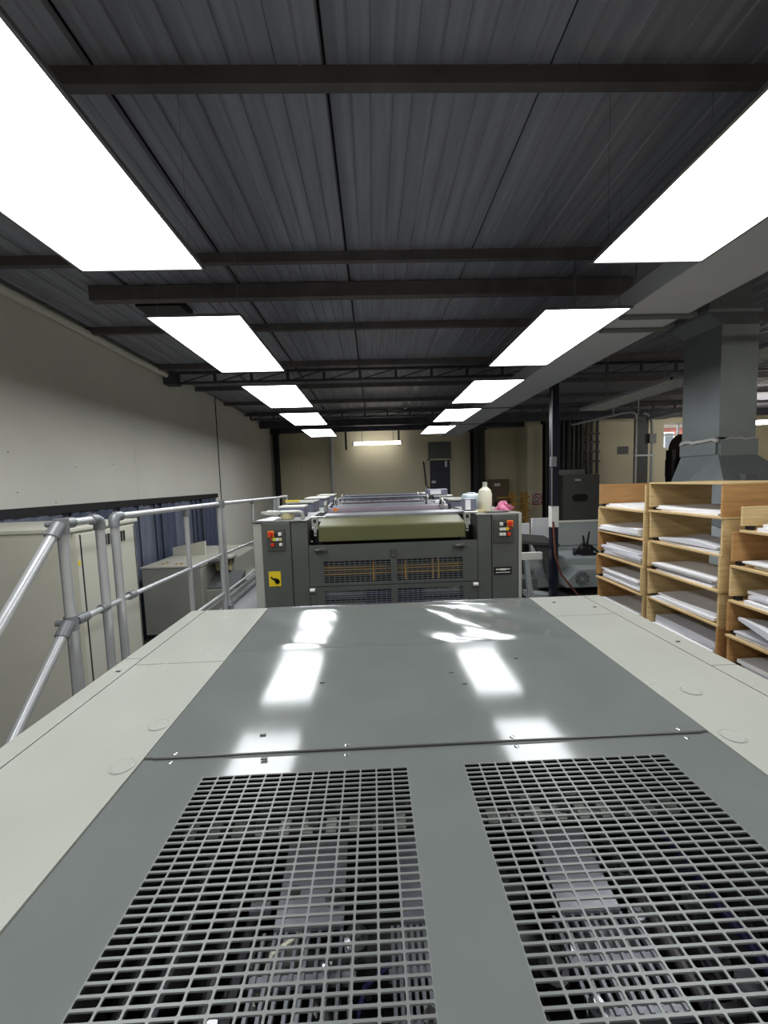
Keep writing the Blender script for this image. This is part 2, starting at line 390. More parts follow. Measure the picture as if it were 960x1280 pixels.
# louvred troffers over the dark side of the hall (off)
def troffer(x0, x1, y0, y1, z, lab):
    t = thing('louvre_light', lab, 'light', ((x0 + x1) / 2, (y0 + y1) / 2, z), 'unlit louvre strip lights')
    mb = MB(); mb.box((x0, y0, z + .03), (x1, y1, z + .05)); mb.box((x0, y0, z), (x0 + .02, y1, z + .04)); mb.box((x1 - .02, y0, z), (x1, y1, z + .04)); mb.box((x0, y0, z), (x1, y0 + .02, z + .04)); mb.box((x0, y1 - .02, z), (x1, y1, z + .04))
    mb.obj('housing', 'trunk', t)
    B((x0 + .02, y0 + .02, z + .010), (x1 - .02, y1 - .02, z + .016), 'diffuser', 'white', t)  # added white plate, stands in for light the silver louvre reflects
    lv = MB(); n = int((y1 - y0) / .09)
    for i in range(1, n): lv.box((x0 + .02, y0 + i * (y1 - y0) / n - .008, z + .002), (x1 - .02, y0 + i * (y1 - y0) / n + .008, z + .0105))
    for j in (1, 2): lv.box((x0 + j * (x1 - x0) / 3 - .004, y0 + .02, z + .002), (x0 + j * (x1 - x0) / 3 + .004, y1 - .02, z + .03))
    lv.obj('louvre', 'louvre', t, kind='stuff')
    for k in (.2, .8):
        y = y0 + (y1 - y0) * k; MB().cyl(((x0 + x1) / 2, y, z + .045), ((x0 + x1) / 2, y, H), .006, 6).obj('hanger_rod', 'steel', t)
troffer(3.92, 4.42, 5.0, 7.25, 3.5, 'unlit silver louvre strip light ending behind the black and white post')
troffer(3.92, 4.42, 1.9, 4.4, 3.5, 'unlit silver louvre strip light beyond the galvanised duct')
troffer(6.2, 6.6, 6.6, 8.6, 3.5, 'unlit silver louvre strip light behind the galvanised duct')

# ============================================================ DELIVERY END OF THE PRESS (foreground deck)
Z = 1.6
dk = thing('press_delivery', 'grey and cream delivery end of the press with two square mesh grilles on top', 'machine', (.13, .9, 0))
def bowed(x0, x1, y0, y1, z, th, amp, nx=26, ny=16, seed=0, f0=2, f1=7):
    rnd = random.Random(seed); ph = [(rnd.uniform(0, 6), rnd.uniform(f0, f1), rnd.uniform(f0, f1)) for _ in range(4)]
    def hgt(x, y):
        e = min(1, min(x - x0, x1 - x) / .05, min(y - y0, y1 - y) / .05); e = max(0, e)
        return amp * e * sum(math.sin(a + fx * x + fy * y) for a, fx, fy in ph) / 3
    mb = MB(); vs = []; fs = []
    for j in range(ny + 1):
        for i in range(nx + 1):
            x = x0 + (x1 - x0) * i / nx; y = y0 + (y1 - y0) * j / ny
            vs.append((x, y, z + hgt(x, y)))
    for j in range(ny):
        for i in range(nx):
            a = j * (nx + 1) + i; fs.append((a, a + 1, a + nx + 2, a + nx + 1))
    nt = len(vs)
    ring = [i for i in range(nx + 1)] + [(j) * (nx + 1) + nx for j in range(1, ny + 1)] + [ny * (nx + 1) + i for i in range(nx - 1, -1, -1)] + [j * (nx + 1) for j in range(ny - 1, 0, -1)]
    for i in ring: vs.append((vs[i][0], vs[i][1], z - th))
    L = len(ring)
    for k in range(L): fs.append((ring[(k + 1) % L], ring[k], nt + k, nt + (k + 1) % L))
    fs.append(tuple(nt + k for k in range(L))[::-1])
    return mb.add(vs, fs)
# body sides
B((-1.04, -.5, 0), (-1.02, 2.15, Z - .012), 'body_side', 'cream', dk)
B((1.265, -.5, 0), (1.285, 2.15, Z - .012), 'body_side', 'cream', dk)
B((-1.02, 2.12, 0), (1.265, 2.15, Z - .012), 'body_end', 'press', dk)
B((-1.02, -.5, 0), (1.265, -.47, Z - .012), 'body_end', 'press', dk)
B((-.66, -.45, .2), (-.625, 2.1, Z - .02), 'inner_frame', 'oily', dk)
B((.89, -.45, .2), (.925, 2.1, Z - .02), 'inner_frame', 'oily', dk)
# grey top panels
bowed(-.615, .878, .962, 1.586, Z + .003, .012, .0007, 40, 18, 3).obj('grey_panel', 'deck', dk, smooth=True)
bowed(-.615, .878, 1.594, 2.146, Z, .012, .0034, 80, 44, 12, 6, 17).obj('grey_panel', 'deck', dk, smooth=True)
MB().tube([(-.59, .956, Z + .0035), (-.2, .957, Z + .0045), (.3, .957, Z + .0045), (.86, .956, Z + .0035)], .0026, 8).obj('seam_lip', 'press_d', dk, smooth=True)
B((-.615, 2.146, Z - .012), (.878, 2.152, Z + .004), 'end_strip', 'steel', dk)
GX = [(-.435, .062), (.200, .705)]; GY0, GY1 = .291, .889; PW, PH = None, .01424
np_ = MB()
for a, b in (((-.615, -.46), (-.435, .956)), ((.062, -.46), (.200, .956)), ((.705, -.46), (.878, .956)), ((-.435, GY1), (.062, .956)), ((.2, GY1), (.705, .956)), ((-.435, -.46), (.062, GY0)), ((.2, -.46), (.705, GY0))):
    np_.box((a[0], a[1], Z - .003), (b[0], b[1], Z))
# one welded sheet with flanges
bmn = np_.obj('grille_panel', 'deck', dk)
for gi, (gx0, gx1) in enumerate(GX):
    nx, ny = 13, 42; px_, py_ = (gx1 - gx0) / nx, (GY1 - GY0) / ny
    mb = MB(); bar = .0018; c = .0016
    for j in range(ny):
        for i in range(nx):
            X0, X1 = gx0 + i * px_, gx0 + (i + 1) * px_; Y0, Y1 = GY0 + j * py_, GY0 + (j + 1) * py_
            a0, a1, b0, b1 = X0 + bar, X1 - bar, Y0 + bar, Y1 - bar
            outer = [(X0, Y0), (X1, Y0), (X1, Y1), (X0, Y1)]
            inner = [(a0, b0 + c), (a0 + c, b0), (a1 - c, b0), (a1, b0 + c), (a1, b1 - c), (a1 - c, b1), (a0 + c, b1), (a0, b1 - c)]
            vs = [(x, y, Z) for x, y in outer] + [(x, y, Z) for x, y in inner] + [(x, y, Z - .003) for x, y in inner]
            fs = [(0, 1, 6, 5), (1, 7, 6), (1, 2, 8, 7), (2, 9, 8), (2, 3, 10, 9), (3, 11, 10), (3, 0, 4, 11), (0, 5, 4)]
            fs += [(4 + k, 12 + k, 12 + (k + 1) % 8, 4 + (k + 1) % 8) for k in range(8)]
            mb.add(vs, fs)
    mb.obj('mesh_grille', 'grille', dk)
B((-.615, 1.57, Z - .02), (.878, 1.61, Z - .013), 'under_strip', 'black', dk)
# cream side panels and rims
for (x0, x1) in ((-1.0, -.95), (1.17, 1.22), (-.64, -.60), (.865, .90)): B((x0, -.49, Z - .03), (x1, 2.11, Z - .018), 'under_strip', 'black', dk)
for (x0, x1, ym) in ((-1.0, -.65, 1.501), (.90, 1.24, 1.842)): B((x0, ym - .03, Z - .03), (x1, ym + .03, Z - .018), 'under_strip', 'black', dk)
for (x0, x1, y0, y1) in ((-.967, -.618, -.5, 1.499), (-.967, -.618, 1.503, 2.15), (.881, 1.192, -.5, 1.840), (.881, 1.192, 1.844, 2.15)):
    bowed(x0, x1, y0, y1, Z + .003, .016, .00015, 8, 24, int(y1 * 10)).obj('cream_panel', 'cream', dk, smooth=True)
for x0, x1, ym in ((-1.045, -.972, 1.56), (1.197, 1.29, 1.30)):
    for y0, y1 in ((-.5, ym - .002), (ym + .002, 2.15)):
        B((x0, y0, Z - .012), (x1, y1, Z + .003), 'rim_panel', 'cream', dk)
def capring(x, y, r=.026):
    mb = MB(); n = 28
    vs = []; fs = []
    for k, (rr, zz) in enumerate(((0.0001, .0006), (r - .003, .0006), (r - .0018, -.0006), (r - .0008, -.0006), (r, .0004), (r + .002, 0))):
        for j in range(n): a = 2 * math.pi * j / n; vs.append((x + rr * math.cos(a), y + rr * math.sin(a), Z + .0047 + zz))
    for k in range(5):
        for j in range(n): fs.append((k * n + j, k * n + (j + 1) % n, (k + 1) * n + (j + 1) % n, (k + 1) * n + j))
    return mb.add(vs, fs).obj('round_cap', 'cream', dk, smooth=True)
for x, y in ((-.655, .935), (-.655, 1.10), (.925, .935), (.995, 1.15)): capring(x, y)
sp = None
for x, y in ((-.543, .972), (-.541, .944), (-.092, .972), (-.091, .940), (.352, .972), (.352, .940), (.81, .972), (.806, .940)):
    if sp is None:
        sp = MB().lathe([(.0065, 0), (.006, .0012), (.004, .002), (.003, .002), (.0025, .001)], (0, 0, 0), 14).obj('screw', 'steel', dk, smooth=True); o = sp
    else: o = sp.copy(); COL.objects.link(o)
    o.location = (x, y, Z + .003 if y > .95 else Z)
# small chips and studs on the cream panels
for x, y in ((1.15, 1.95), (1.235, 1.5), (.98, 2.05), (-1.0, 1.45), (-.33, 1.03), (-.2, 1.3), (.26, 1.33), (.29, 1.25), (-.30, .935), (.53, 1.42)):
    B((x - .008, y - .003, Z + .0025), (x + .008, y + .003, Z + .0062), 'stud', 'press_d', dk)
# what shows through the grilles
B((-.62, -.4, .78), (.88, 2.1, .80), 'inner_bed', 'oily', dk)
def grip_bar(y, z, n, x0, x1, bright):
    b_ = MB().tube([(x0 - .1, y, z), (x1 + .1, y, z)], .014, 10).obj('gripper_bar', 'oily', dk, smooth=True)
    g0 = None
    for i in range(n):
        x = x0 + (x1 - x0) * i / (n - 1)
        if g0 is None:
            g0 = B((-.014, -.024, .006), (.014, .016, .018), 'gripper', bright, b_, bevel=.002); o = g0
        else: o = g0.copy(); COL.objects.link(o)
        o.location = (x, y, z)
grip_bar(.985, 1.36, 22, -.52, .80, 'buttonw')  # pale colour stands in for light reflected off the grippers
grip_bar(1.075, 1.34, 20, -.50, .80, 'chrome')
for x in (-.33, -.19, -.02, .16, .37, .50, .66):
    B((x - .014, .97, 1.37), (x + .014, 1.09, 1.40), 'cam_block', 'press_d', dk, bevel=.003)
for x0, x1 in ((-.245, -.095), (.385, .515), (.03, .10)):
    mb = MB(); mb.hexa([(x0, .76, 1.335), (x1, .76, 1.335), (x1, .93, 1.365), (x0, .93, 1.365)], [(x0, .76, 1.345), (x1, .76, 1.345), (x1, .93, 1.375), (x0, .93, 1.375)])
    mb.obj('guide_plate', 'guide', dk)
    cb = MB(); n = 9
    for i in range(n):
        x = x0 - .02 + (x1 - x0 + .04) * i / (n - 1); cb.box((x - .0035, .60, 1.325), (x + .0035, .76, 1.338))
    cb.box((x0 - .03, .675, 1.32), (x1 + .03, .69, 1.333)); cb.box((x0 - .03, .595, 1.32), (x1 + .03, .612, 1.333))
    cb.obj('comb_plate', 'guide', dk, kind='stuff')
for x, col in ((-.36, 'oily'), (-.31, 'ink'), (-.46, 'guide'), (.60, 'oily'), (.66, 'ink'), (.15, 'oily'), (.77, 'blue'), (-.52, 'oily')):
    MB().cyl((x, .05, 1.26), (x, .96, 1.31), .013, 10).obj('guide_rod', col, dk, smooth=True)
for y, z, r in ((.33, 1.20, .05), (.50, 1.15, .045), (.82, 1.18, .06), (1.2, 1.22, .07), (1.5, 1.22, .07)):
    MB().cyl((-.6, y, z), (.86, y, z), r, 20).obj('cross_roller', 'oily', dk, smooth=True)
rw = random.Random(5)
for k in range(80):
    x = rw.uniform(-.5, .75); y = rw.uniform(.34, .93); r = rw.uniform(.012, .03); z = rw.uniform(1.25, 1.37)
    if k % 3: MB().lathe([(r, 0), (r, .018), (r * .55, .02), (r * .5, .03)], (x, y, z), 14).obj('suction_wheel', rw.choice(('oily', 'ink', 'chrome', 'guide')), dk, smooth=True)
    else: B((x - r, y - .01, z), (x + r, y + .01, z + .025), 'clamp_block', rw.choice(('oily', 'guide', 'chrome')), dk, bevel=.002)
for k in range(7):
    x = rw.uniform(-.48, .7); y = rw.uniform(.35, .8)
    MB().tube([(x, y, 1.28), (x + .03, y + .05, 1.34), (x + .08, y + .09, 1.33), (x + .1, y + .14, 1.27)], .005, 6).obj('air_line', rw.choice(('blue', 'ink', 'plastic')), dk, smooth=True)
MB().lathe([(.012, 0), (.012, .01), (.006, .012)], (-.21, .50, 1.345), 12).obj('brass_cap', 'yellowd', dk, smooth=True)

# ============================================================ PRINTING UNITS
def buttons(panel, x0, z1, flip):
    def bx(x, z, s, mt, nm, d=.012):
        B((x - s, 3.165 - d, z - s), (x + s, 3.178, z + s), nm, mt, panel, bevel=.003)
    sgn = -1 if flip else 1
    cx = x0
    bx(cx, z1, .026, 'orange', 'stop_plate', .002)
    MB().lathe([(.022, .03), (.022, .012), (.012, .012), (.012, -.01)], (cx, 3.15, z1), 16, 'y').obj('stop_button', 'red', panel, smooth=True)
    bx(cx + sgn * .045, z1 - .002, .013, 'black', 'button'); bx(cx + sgn * .075, z1 - .002, .013, 'buttonw', 'button')
    bx(cx + sgn * .005, z1 - .042, .008, 'red', 'button')
    bx(cx + sgn * .027, z1 - .045, .012, 'yellow' if flip else 'lime', 'button'); bx(cx + sgn * .052, z1 - .045, .012, 'buttonw', 'button'); bx(cx + sgn * .078, z1 - .045, .012, 'buttonw' if flip else 'tape', 'button')
    bx(cx + sgn * .012, z1 - .088, .014, 'red', 'button'); bx(cx + sgn * .079, z1 - .088, .012, 'buttonw', 'button')
    if flip: bx(cx + sgn * .052, z1 - .088, .012, 'buttonw', 'button')

def wire_mesh(x0, x1, z0, z1, nx, nz, y, parent, mt='fit'):
    mb = MB(); r = .0021
    for i in range(nx + 1):
        x = x0 + (x1 - x0) * i / nx; mb.box((x - r, y - r, z0), (x + r, y + r, z1))
    for j in range(nz + 1):
        z = z0 + (z1 - z0) * j / nz; mb.box((x0, y - r - .002, z - r), (x1, y + r - .002, z + r))
    mb.obj('mesh_grille', mt, parent, kind='stuff')

def door_sheet(x0, x1, z0, z1, holes, y0, y1, name, parent):
    xs = sorted({x0, x1} | {h[0] for h in holes} | {h[1] for h in holes}); zs = sorted({z0, z1} | {h[2] for h in holes} | {h[3] for h in holes})
    mb = MB()
    for i in range(len(xs) - 1):
        for j in range(len(zs) - 1):
            cx = (xs[i] + xs[i + 1]) / 2; cz = (zs[j] + zs[j + 1]) / 2
            if any(h[0] < cx < h[1] and h[2] < cz < h[3] for h in holes): continue
            mb.box((xs[i], y0, zs[j]), (xs[i + 1], y1, zs[j + 1]))
    return mb.obj(name, 'press', parent)

pu = thing('printing_unit', 'nearest grey printing unit with olive guard and red stop buttons on both towers', 'machine', (.13, 3.7, 0))
for x0, x1, yf in ((-.935, -.70, 3.19), (-.697, -.558, 3.20)):
    B((x0, yf, 0), (x1, 4.1, 1.985), 'tower_panel', 'press', pu, bevel=.006)
for x0, x1, yf in ((.872, .99, 3.20), (.993, 1.213, 3.19)):
    B((x0, yf, 0), (x1, 4.1, 1.99), 'tower_panel', 'press', pu, bevel=.006)
B((-1.01, 3.2, 0), (-.938, 4.1, 1.98), 'cream_side', 'cream', pu, bevel=.006)
B((1.216, 3.185, 0), (1.245, 4.1, 2.0), 'cream_side', 'cream', pu, bevel=.006)
B((-1.01, 3.19, 1.985), (-.56, 4.1, 1.995), 'tower_top', 'press_d', pu)
B((.87, 3.19, 1.992), (1.245, 4.1, 2.002), 'tower_top', 'cream', pu)
pl = B((-.893, 3.176, 1.752), (-.745, 3.192, 1.930), 'control_panel', 'press_d', pu); buttons(pl, -.855, 1.893, False)
pr = B((1.005, 3.176, 1.755), (1.175, 3.192, 1.950), 'control_panel', 'press_d', pu); buttons(pr, 1.138, 1.915, True)
sg = B((-.895, 3.184, 1.450), (-.795, 3.192, 1.575), 'warning_sign', 'yellow', pu)
hd = MB(); hd.prism([(-.882, 1.532), (-.872, 1.535), (-.858, 1.520), (-.84, 1.522), (-.815, 1.51), (-.812, 1.503), (-.835, 1.505), (-.82, 1.492), (-.825, 1.487), (-.85, 1.498), (-.868, 1.512)], 'y', 3.180, 3.185)
hd.obj('hand_symbol', 'black', sg)
MB().lathe([(.020, 0), (.020, .004), (.014, .004), (.014, 0)], (-.825, 3.180, 1.490), 16, 'y').obj('roller_symbol', 'black', sg)
lb = B((1.005, 3.184, 1.478), (1.155, 3.192, 1.545), 'maker_label', 'black', pu)
for x0, x1, z0, z1 in ((1.02, 1.06, 1.520, 1.530), (1.055, 1.11, 1.515, 1.532), (1.10, 1.14, 1.522, 1.530), (1.02, 1.14, 1.495, 1.500)):
    B((x0, 3.181, z0), (x1, 3.185, z1), 'label_print', 'buttonw', lb)
# olive guard over the cylinder gap
g = MB(); g.prism([(3.2, 1.808), (3.2, 1.935), (3.215, 1.943), (3.47, 1.985), (3.47, 1.83)], 'x', -.468, .767); g.obj('cylinder_guard', 'olive', pu, bevel=.006)
B((-.555, 3.42, 1.1), (-.472, 4.0, 1.96), 'side_recess', 'black', pu); B((.771, 3.42, 1.1), (.87, 4.0, 1.96), 'side_recess', 'black', pu)
B((-.46, 3.475, 1.98), (.86, 3.75, 2.005), 'catwalk_plate', 'guide', pu, bevel=.004)
for x in (-.505, .80):
    bk = MB(); bk.box((x - .028, 3.26, 1.925), (x + .028, 3.30, 2.02)); bk.box((x - .028, 3.26, 1.905), (x - .012, 3.30, 1.93)); bk.box((x + .012, 3.26, 1.905), (x + .028, 3.30, 1.93)); bk.box((x - .014, 3.265, 1.85), (x + .014, 3.295, 1.925))
    bk.box((x - .018, 3.28, 2.0), (x + .1, 3.30, 2.018))
    o = bk.obj('guard_bracket', 'steel', pu, bevel=.003)
    MB().box((x - .012, 3.255, 1.965), (x + .012, 3.262, 1.995)).obj('bracket_slot', 'black', o); MB().cyl((x, 3.255, 1.872), (x, 3.268, 1.872), .009, 10).obj('bolt', 'press_d', o)
    B((x - .035, 3.245, 1.805), (x - .02, 3.262, 1.815), 'pin', 'steel', o)
gx = [(-.438, .13), (.181, .745)]
door_sheet(-.555, .868, 1.43, 1.782, [(a, b, 1.452, 1.640) for a, b in gx], 3.2, 3.215, 'door', pu)
door_sheet(-.555, .868, .6, 1.424, [(a, b, 1.20, 1.387) for a, b in gx], 3.2, 3.215, 'door', pu)
B((-.555, 3.2, .1), (.868, 3.22, .597), 'kick_plate', 'press_d', pu)
for a, b in gx:
    wire_mesh(a, b, 1.452, 1.640, 13, 10, 3.208, pu); wire_mesh(a, b, 1.20, 1.387, 13, 10, 3.208, pu)
B((-.555, 3.5, .6), (.868, 3.52, 1.80), 'inner_back', 'black', pu)
for z in (1.500, 1.538, 1.56):
    MB().cyl((-.54, 3.32, z), (.86, 3.32, z), .007, 8).obj('yellow_bar', 'yellowd', pu)
for x in (.26, .50, .55, -.02): MB().cyl((x, 3.30, 1.44), (x, 3.30, 1.62), .008, 8).obj('yellow_post', 'yellowd', pu)
for z, r in ((1.32, .05), (1.20, .05)):
    MB().cyl((-.10, 3.33, z), (.42, 3.33, z), r, 18).obj('blue_roller', 'blue', pu, smooth=True)
    MB().cyl((-.54, 3.33, z), (-.10, 3.33, z), r - .005, 18).obj('steel_roller', 'guide', pu, smooth=True); MB().cyl((.42, 3.33, z), (.86, 3.33, z), r - .005, 18).obj('steel_roller', 'guide', pu, smooth=True)
for x0, x1 in ((-.505, -.405), (.665, .765)):
    z = 1.742
    h = MB(); h.prism([(x0, z + .006), (x0 + .03, z + .016), (x1 - .02, z + .016), (x1, z + .006), (x1, z - .004), (x0, z - .004)], 'y', 3.15, 3.2); h.obj('handle', 'press_d', pu, bevel=.003)
    B((x0 + .008, 3.148, z + .004), (x0 + .045, 3.152, z + .015), 'handle_rim', 'steel', pu)
B((.135, 3.185, 1.665), (.178, 3.2, 1.735), 'latch', 'press_d', pu, bevel=.003); B((.14, 3.183, 1.668), (.173, 3.187, 1.680), 'latch_lip', 'steel', pu)
for x in (-.535, .845):
    MB().cyl((x - .02, 3.18, 1.405), (x + .02, 3.18, 1.405), .016, 12).obj('hinge_knob', 'buttonw', pu)
# grab handle on the tower
MB().tube([(-.97, 3.45, 2.045), (-.98, 3.40, 2.052), (-.95, 3.38, 2.052), (-.75, 3.38, 2.055), (-.66, 3.38, 2.055), (-.632, 3.38, 2.045), (-.625, 3.38, 2.02), (-.625, 3.38, 1.99)], .016, 10).obj('grab_handle', 'cream', pu, smooth=True)
MB().tube([(-.97, 3.45, 2.045), (-.96, 3.55, 2.05), (-.9, 3.62, 2.04), (-.88, 3.66, 1.99)], .016, 10).obj('grab_handle', 'cream', pu, smooth=True)

def ink_unit(y, lab, rollers, lidmat, extra):
    t = thing('printing_unit', lab, 'machine', (.13, y + .4, 0), 'printing units standing in line')
    for x0, x1 in ((-.95, -.56), (.88, 1.24)):
        B((x0, y, 0), (x1, y + .9, 1.97), 'tower', 'press', t, bevel=.006)
    B((-.56, y + .02, .9), (.88, y + .88, 1.88), 'cylinder_casing', 'press_d', t)
    for (x0, x1, y0, z1) in ((-.99, -.70, y + .08, 2.075), (.90, 1.16, y + .10, 2.05)):
        B((x0, y0, 1.97), (x1, y0 + .55, z1), 'ink_console', 'bluegrey', t, bevel=.006)
        B((x0 - .01, y0 - .02, z1), (x1 + .01, y0 + .57, z1 + .016), 'console_lid', lidmat, t, bevel=.003)
    for dy, z, r, mt in rollers:
        MB().cyl((-.54, y + dy, z), (.86, y + dy, z), r, 18).obj('roller', mt, t, smooth=True)
    for x in (-.52, .82):
        p = MB(); p.prism([(y + .05, 1.88), (y + .05, 1.99), (y + .15, 2.03), (y + .45, 2.05), (y + .55, 1.98), (y + .55, 1.88)], 'x', x, x + .03); p.obj('end_plate', 'ink', t)
        MB().tube([(x - .03, y + .02, 1.97), (x - .03, y, 2.05), (x - .03, y + .05, 2.08), (x - .03, y + .14, 2.08), (x - .03, y + .18, 2.0)], .014, 8).obj('lever', 'cream', t, smooth=True)
        for q in range(3):
            MB().lathe([(.018, 0), (.018, .03), (.01, .032), (.01, .05)], (x + (.05 if x < 0 else -.06) * (q + .6), y + .12 + q * .1, 2.0), 10).obj('adjust_knob', ('ink', 'press_d', 'steel')[q], t)
    return t
ink_unit(4.35, 'second printing unit with mauve rollers behind the olive guard', [(.1, 1.955, .06, 'mauve'), (.24, 1.97, .07, 'guide'), (.42, 2.0, .045, 'chrome'), (.58, 2.015, .03, 'ink')], 'cream', 0)
ink_unit(5.55, 'third printing unit with chrome rollers in the middle of the line', [(.1, 1.96, .06, 'mauve'), (.3, 2.0, .06, 'chrome'), (.5, 2.02, .045, 'bluegrey')], 'buttonw', 0)
ink_unit(6.75, 'fourth printing unit farthest along the line near the door', [(.1, 1.96, .06, 'ink'), (.3, 2.0, .05, 'chrome'), (.5, 2.02, .04, 'bluegrey')], 'buttonw', 0)

# loose things lying on the press
o = MB().lathe([(.055, 0), (.055, .05), (.04, .05), (.04, .0)], (-.765, 3.42, 1.996), 20).obj('tape_roll', 'tape', smooth=True); tag(o, 'beige tape roll on the tower top under the grab handle', 'tape')
ps = MB().hexa([(-1.0, 3.28, 1.996), (-.85, 3.24, 1.996), (-.84, 3.50, 1.996), (-.93, 3.52, 1.996)], [(-1.0, 3.28, 2.001), (-.85, 3.24, 2.001), (-.84, 3.50, 2.003), (-.93, 3.52, 2.006)]).obj('paper_sheet', 'paper'); tag(ps, 'white sheet of paper lying flat on the tower with the grab handle', 'paper')
yb = B((-1.02, 4.10, 2.092), (-.86, 4.16, 2.11), 'yellow_ruler', 'yellow'); yb.location = (0, .35, .003); tag(yb, 'yellow strip lying on the second unit console lid', 'ruler')
tx = thing('grey_case', 'small pale grey case on the first tower behind the grab handle', 'case', (-.78, 3.75, 1.996))
B((-.90, 3.68, 1.996), (-.66, 3.86, 2.075), 'body', 'bluegrey', tx, bevel=.006); B((-.905, 3.675, 2.075), (-.655, 3.865, 2.092), 'lid', 'buttonw', tx, bevel=.004)
for i, (x, z, y) in enumerate(((-.47, 2.075, 4.5), (-.455, 2.06, 4.62), (.62, 2.06, 4.5), (-.02, 2.05, 4.85))):
    o = MB().lathe([(.012, 0), (.014, .02), (.006, .03), (.004, .07)], (x, y, z - .04), 10).obj('spray_nozzle', 'ink'); tag(o, ['dark nozzle upright beside the levers of the second unit', 'second dark nozzle close behind the first by the levers', 'dark nozzle upright near the door end of the rollers', 'tiny dark nozzle upright at the middle of the chrome roller'][i], 'nozzle')
wd = MB().prism([(-.42, 1.995), (-.365, 2.015), (-.42, 2.04)], 'y', 4.05, 4.06).obj('warning_triangle', 'orange'); tag(wd, 'small orange triangle tag by the second unit end plate', 'sign')
bt = thing('bottle', 'tall milky plastic bottle standing on the far tower by the jerrycan', 'bottle', (1.0, 3.45, 2.003))
MB().lathe([(.058, 0), (.062, .006), (.062, .15), (.052, .19), (.022, .215), (.022, .225)], (1.01, 3.45, 2.003), 24).obj('body', 'plastic', bt, smooth=True)
MB().lathe([(.021, .22), (.021, .258), (.019, .262)], (1.01, 3.45, 2.003), 18).obj('cap', 'cream', bt, smooth=True)
jc = thing('jerrycan', 'pale blue translucent jerrycan beside the milky bottle', 'jerrycan', (.92, 3.62, 2.003))
B((.86, 3.55, 2.003), (1.03, 3.75, 2.155), 'body', 'jerry', jc, bevel=.025, seg=3)
MB().tube([(.90, 3.65, 2.15), (.90, 3.65, 2.165), (.97, 3.65, 2.165), (.97, 3.65, 2.15)], .006, 8).obj('handle', 'jerry', jc)
cs = thing('switch_box', 'small blue grey box with a pale front beside the jerrycan', 'box', (.82, 3.45, 2.003))
B((.80, 3.33, 2.02), (.90, 3.46, 2.125), 'body', 'bluegrey', cs, bevel=.004)
o = MB().hexa([(.80, 3.31, 2.03), (.845, 3.315, 2.03), (.845, 3.329, 2.03), (.80, 3.329, 2.03)], [(.80, 3.315, 2.115), (.845, 3.32, 2.115), (.845, 3.329, 2.115), (.80, 3.329, 2.115)]).obj('front_card', 'paper', cs)
ca = B((.87, 3.32, 2.003), (.985, 3.42, 2.022), 'card_pad', 'tape', bevel=.002); tag(ca, 'flat tan card pad in front of the milky bottle', 'pad')
tr_ = MB().prism([(.95, 2.003), (1.15, 2.003), (1.13, 2.012), (.97, 2.012)], 'y', 3.24, 3.31).obj('flat_tray', 'press_d'); tag(tr_, 'flat dark tray on the edge of the far tower', 'tray')
rg = MB(); n = 14; vs = []; fs = []
for j in range(9):
    th = math.pi * j / 8 * .5
    for i in range(n):
        a = 2 * math.pi * i / n; rr = .055 * math.cos(th) * (1 + .28 * math.sin(3 * a + j) + .18 * math.sin(5 * a + 2 * j)) + .002
        vs.append((1.155 + rr * 1.2 * math.cos(a), 3.37 + rr * math.sin(a), 2.013 + .07 * math.sin(th) * (1 + .22 * math.sin(2 * a + 1.3 * j))))
for j in range(8):
    for i in range(n): fs.append((j * n + i, j * n + (i + 1) % n, (j + 1) * n + (i + 1) % n, (j + 1) * n + i))
fs.append(tuple(range(n))[::-1]); fs.append(tuple(8 * n + i for i in range(n)))
rgo = rg.add(vs, fs).obj('rag', 'pink', smooth=True); tag(rgo, 'crumpled pink and white rag next to the milky bottle', 'rag')

# ============================================================ GALLERY AND RAILINGS
gp = thing('gallery_platform', 'grey walkway platform along the press behind the railing', 'platform', (-1.15, 5, 0))
B((-1.34, 3.12, 1.22), (-1.015, 8.0, 1.26), 'deck_plate', 'floor', gp)
B((-1.34, 3.12, 1.08), (-1.32, 8.0, 1.22), 'side_beam', 'press_d', gp)
for y in (3.2, 5.5, 7.9):
    B((-1.33, y, 0), (-1.27, y + .06, 1.22), 'leg', 'press_d', gp)
sp_ = thing('step_platform', 'low grey step platform between the delivery end and the railing', 'platform', (-1.25, 1.0, 0))
B((-1.42, 1.45, 1.06), (-1.06, 3.10, 1.10), 'deck_plate', 'floor', sp_)
for y in (1.5, 3.0):
    for x in (-1.40, -1.12): B((x, y, 0), (x + .05, y + .05, 1.06), 'leg', 'press_d', sp_)
R, RP = .0165, .019
def fitting(p, d, parent, r=.0245, l=.03):
    d = Vector(d).normalized() * l; p = Vector(p)
    MB().cyl(p - d, p + d, r, 14).obj('fitting', 'fit', parent, smooth=True)
def elbow(p, d1, d2, parent):
    p = Vector(p); MB().tube([p + Vector(d1) * .05, p + Vector(d1) * .02, p + Vector(d1) * .006 + Vector(d2) * .006, p + Vector(d2) * .02, p + Vector(d2) * .05], .0235, 12).obj('fitting', 'fit', parent, smooth=True)
X = -1.25
ra = thing('stair_railing', 'aluminium tube railing with two sloping handrails down the steps', 'railing', (X, 1.6, 1.1))
zt, zm = 2.17, 1.762
for y in (1.565, 1.775): MB().cyl((X, y, 1.10), (X, y, zt - .01), RP, 12).obj('post', 'alu', ra, smooth=True)
MB().cyl((X + .0, 1.60, 1.10), (X - .05, 1.63, zt - .03), .012, 10).obj('stay', 'alu', ra, smooth=True)
MB().cyl((X, 1.58, zt), (X, 1.77, zt), R, 12).obj('top_rail', 'alu', ra, smooth=True)
MB().cyl((X, 1.58, zm), (X, 1.90, zm), R * .85, 12).obj('mid_rail', 'alu', ra, smooth=True)
sl = Vector((0, -.285, -.315))
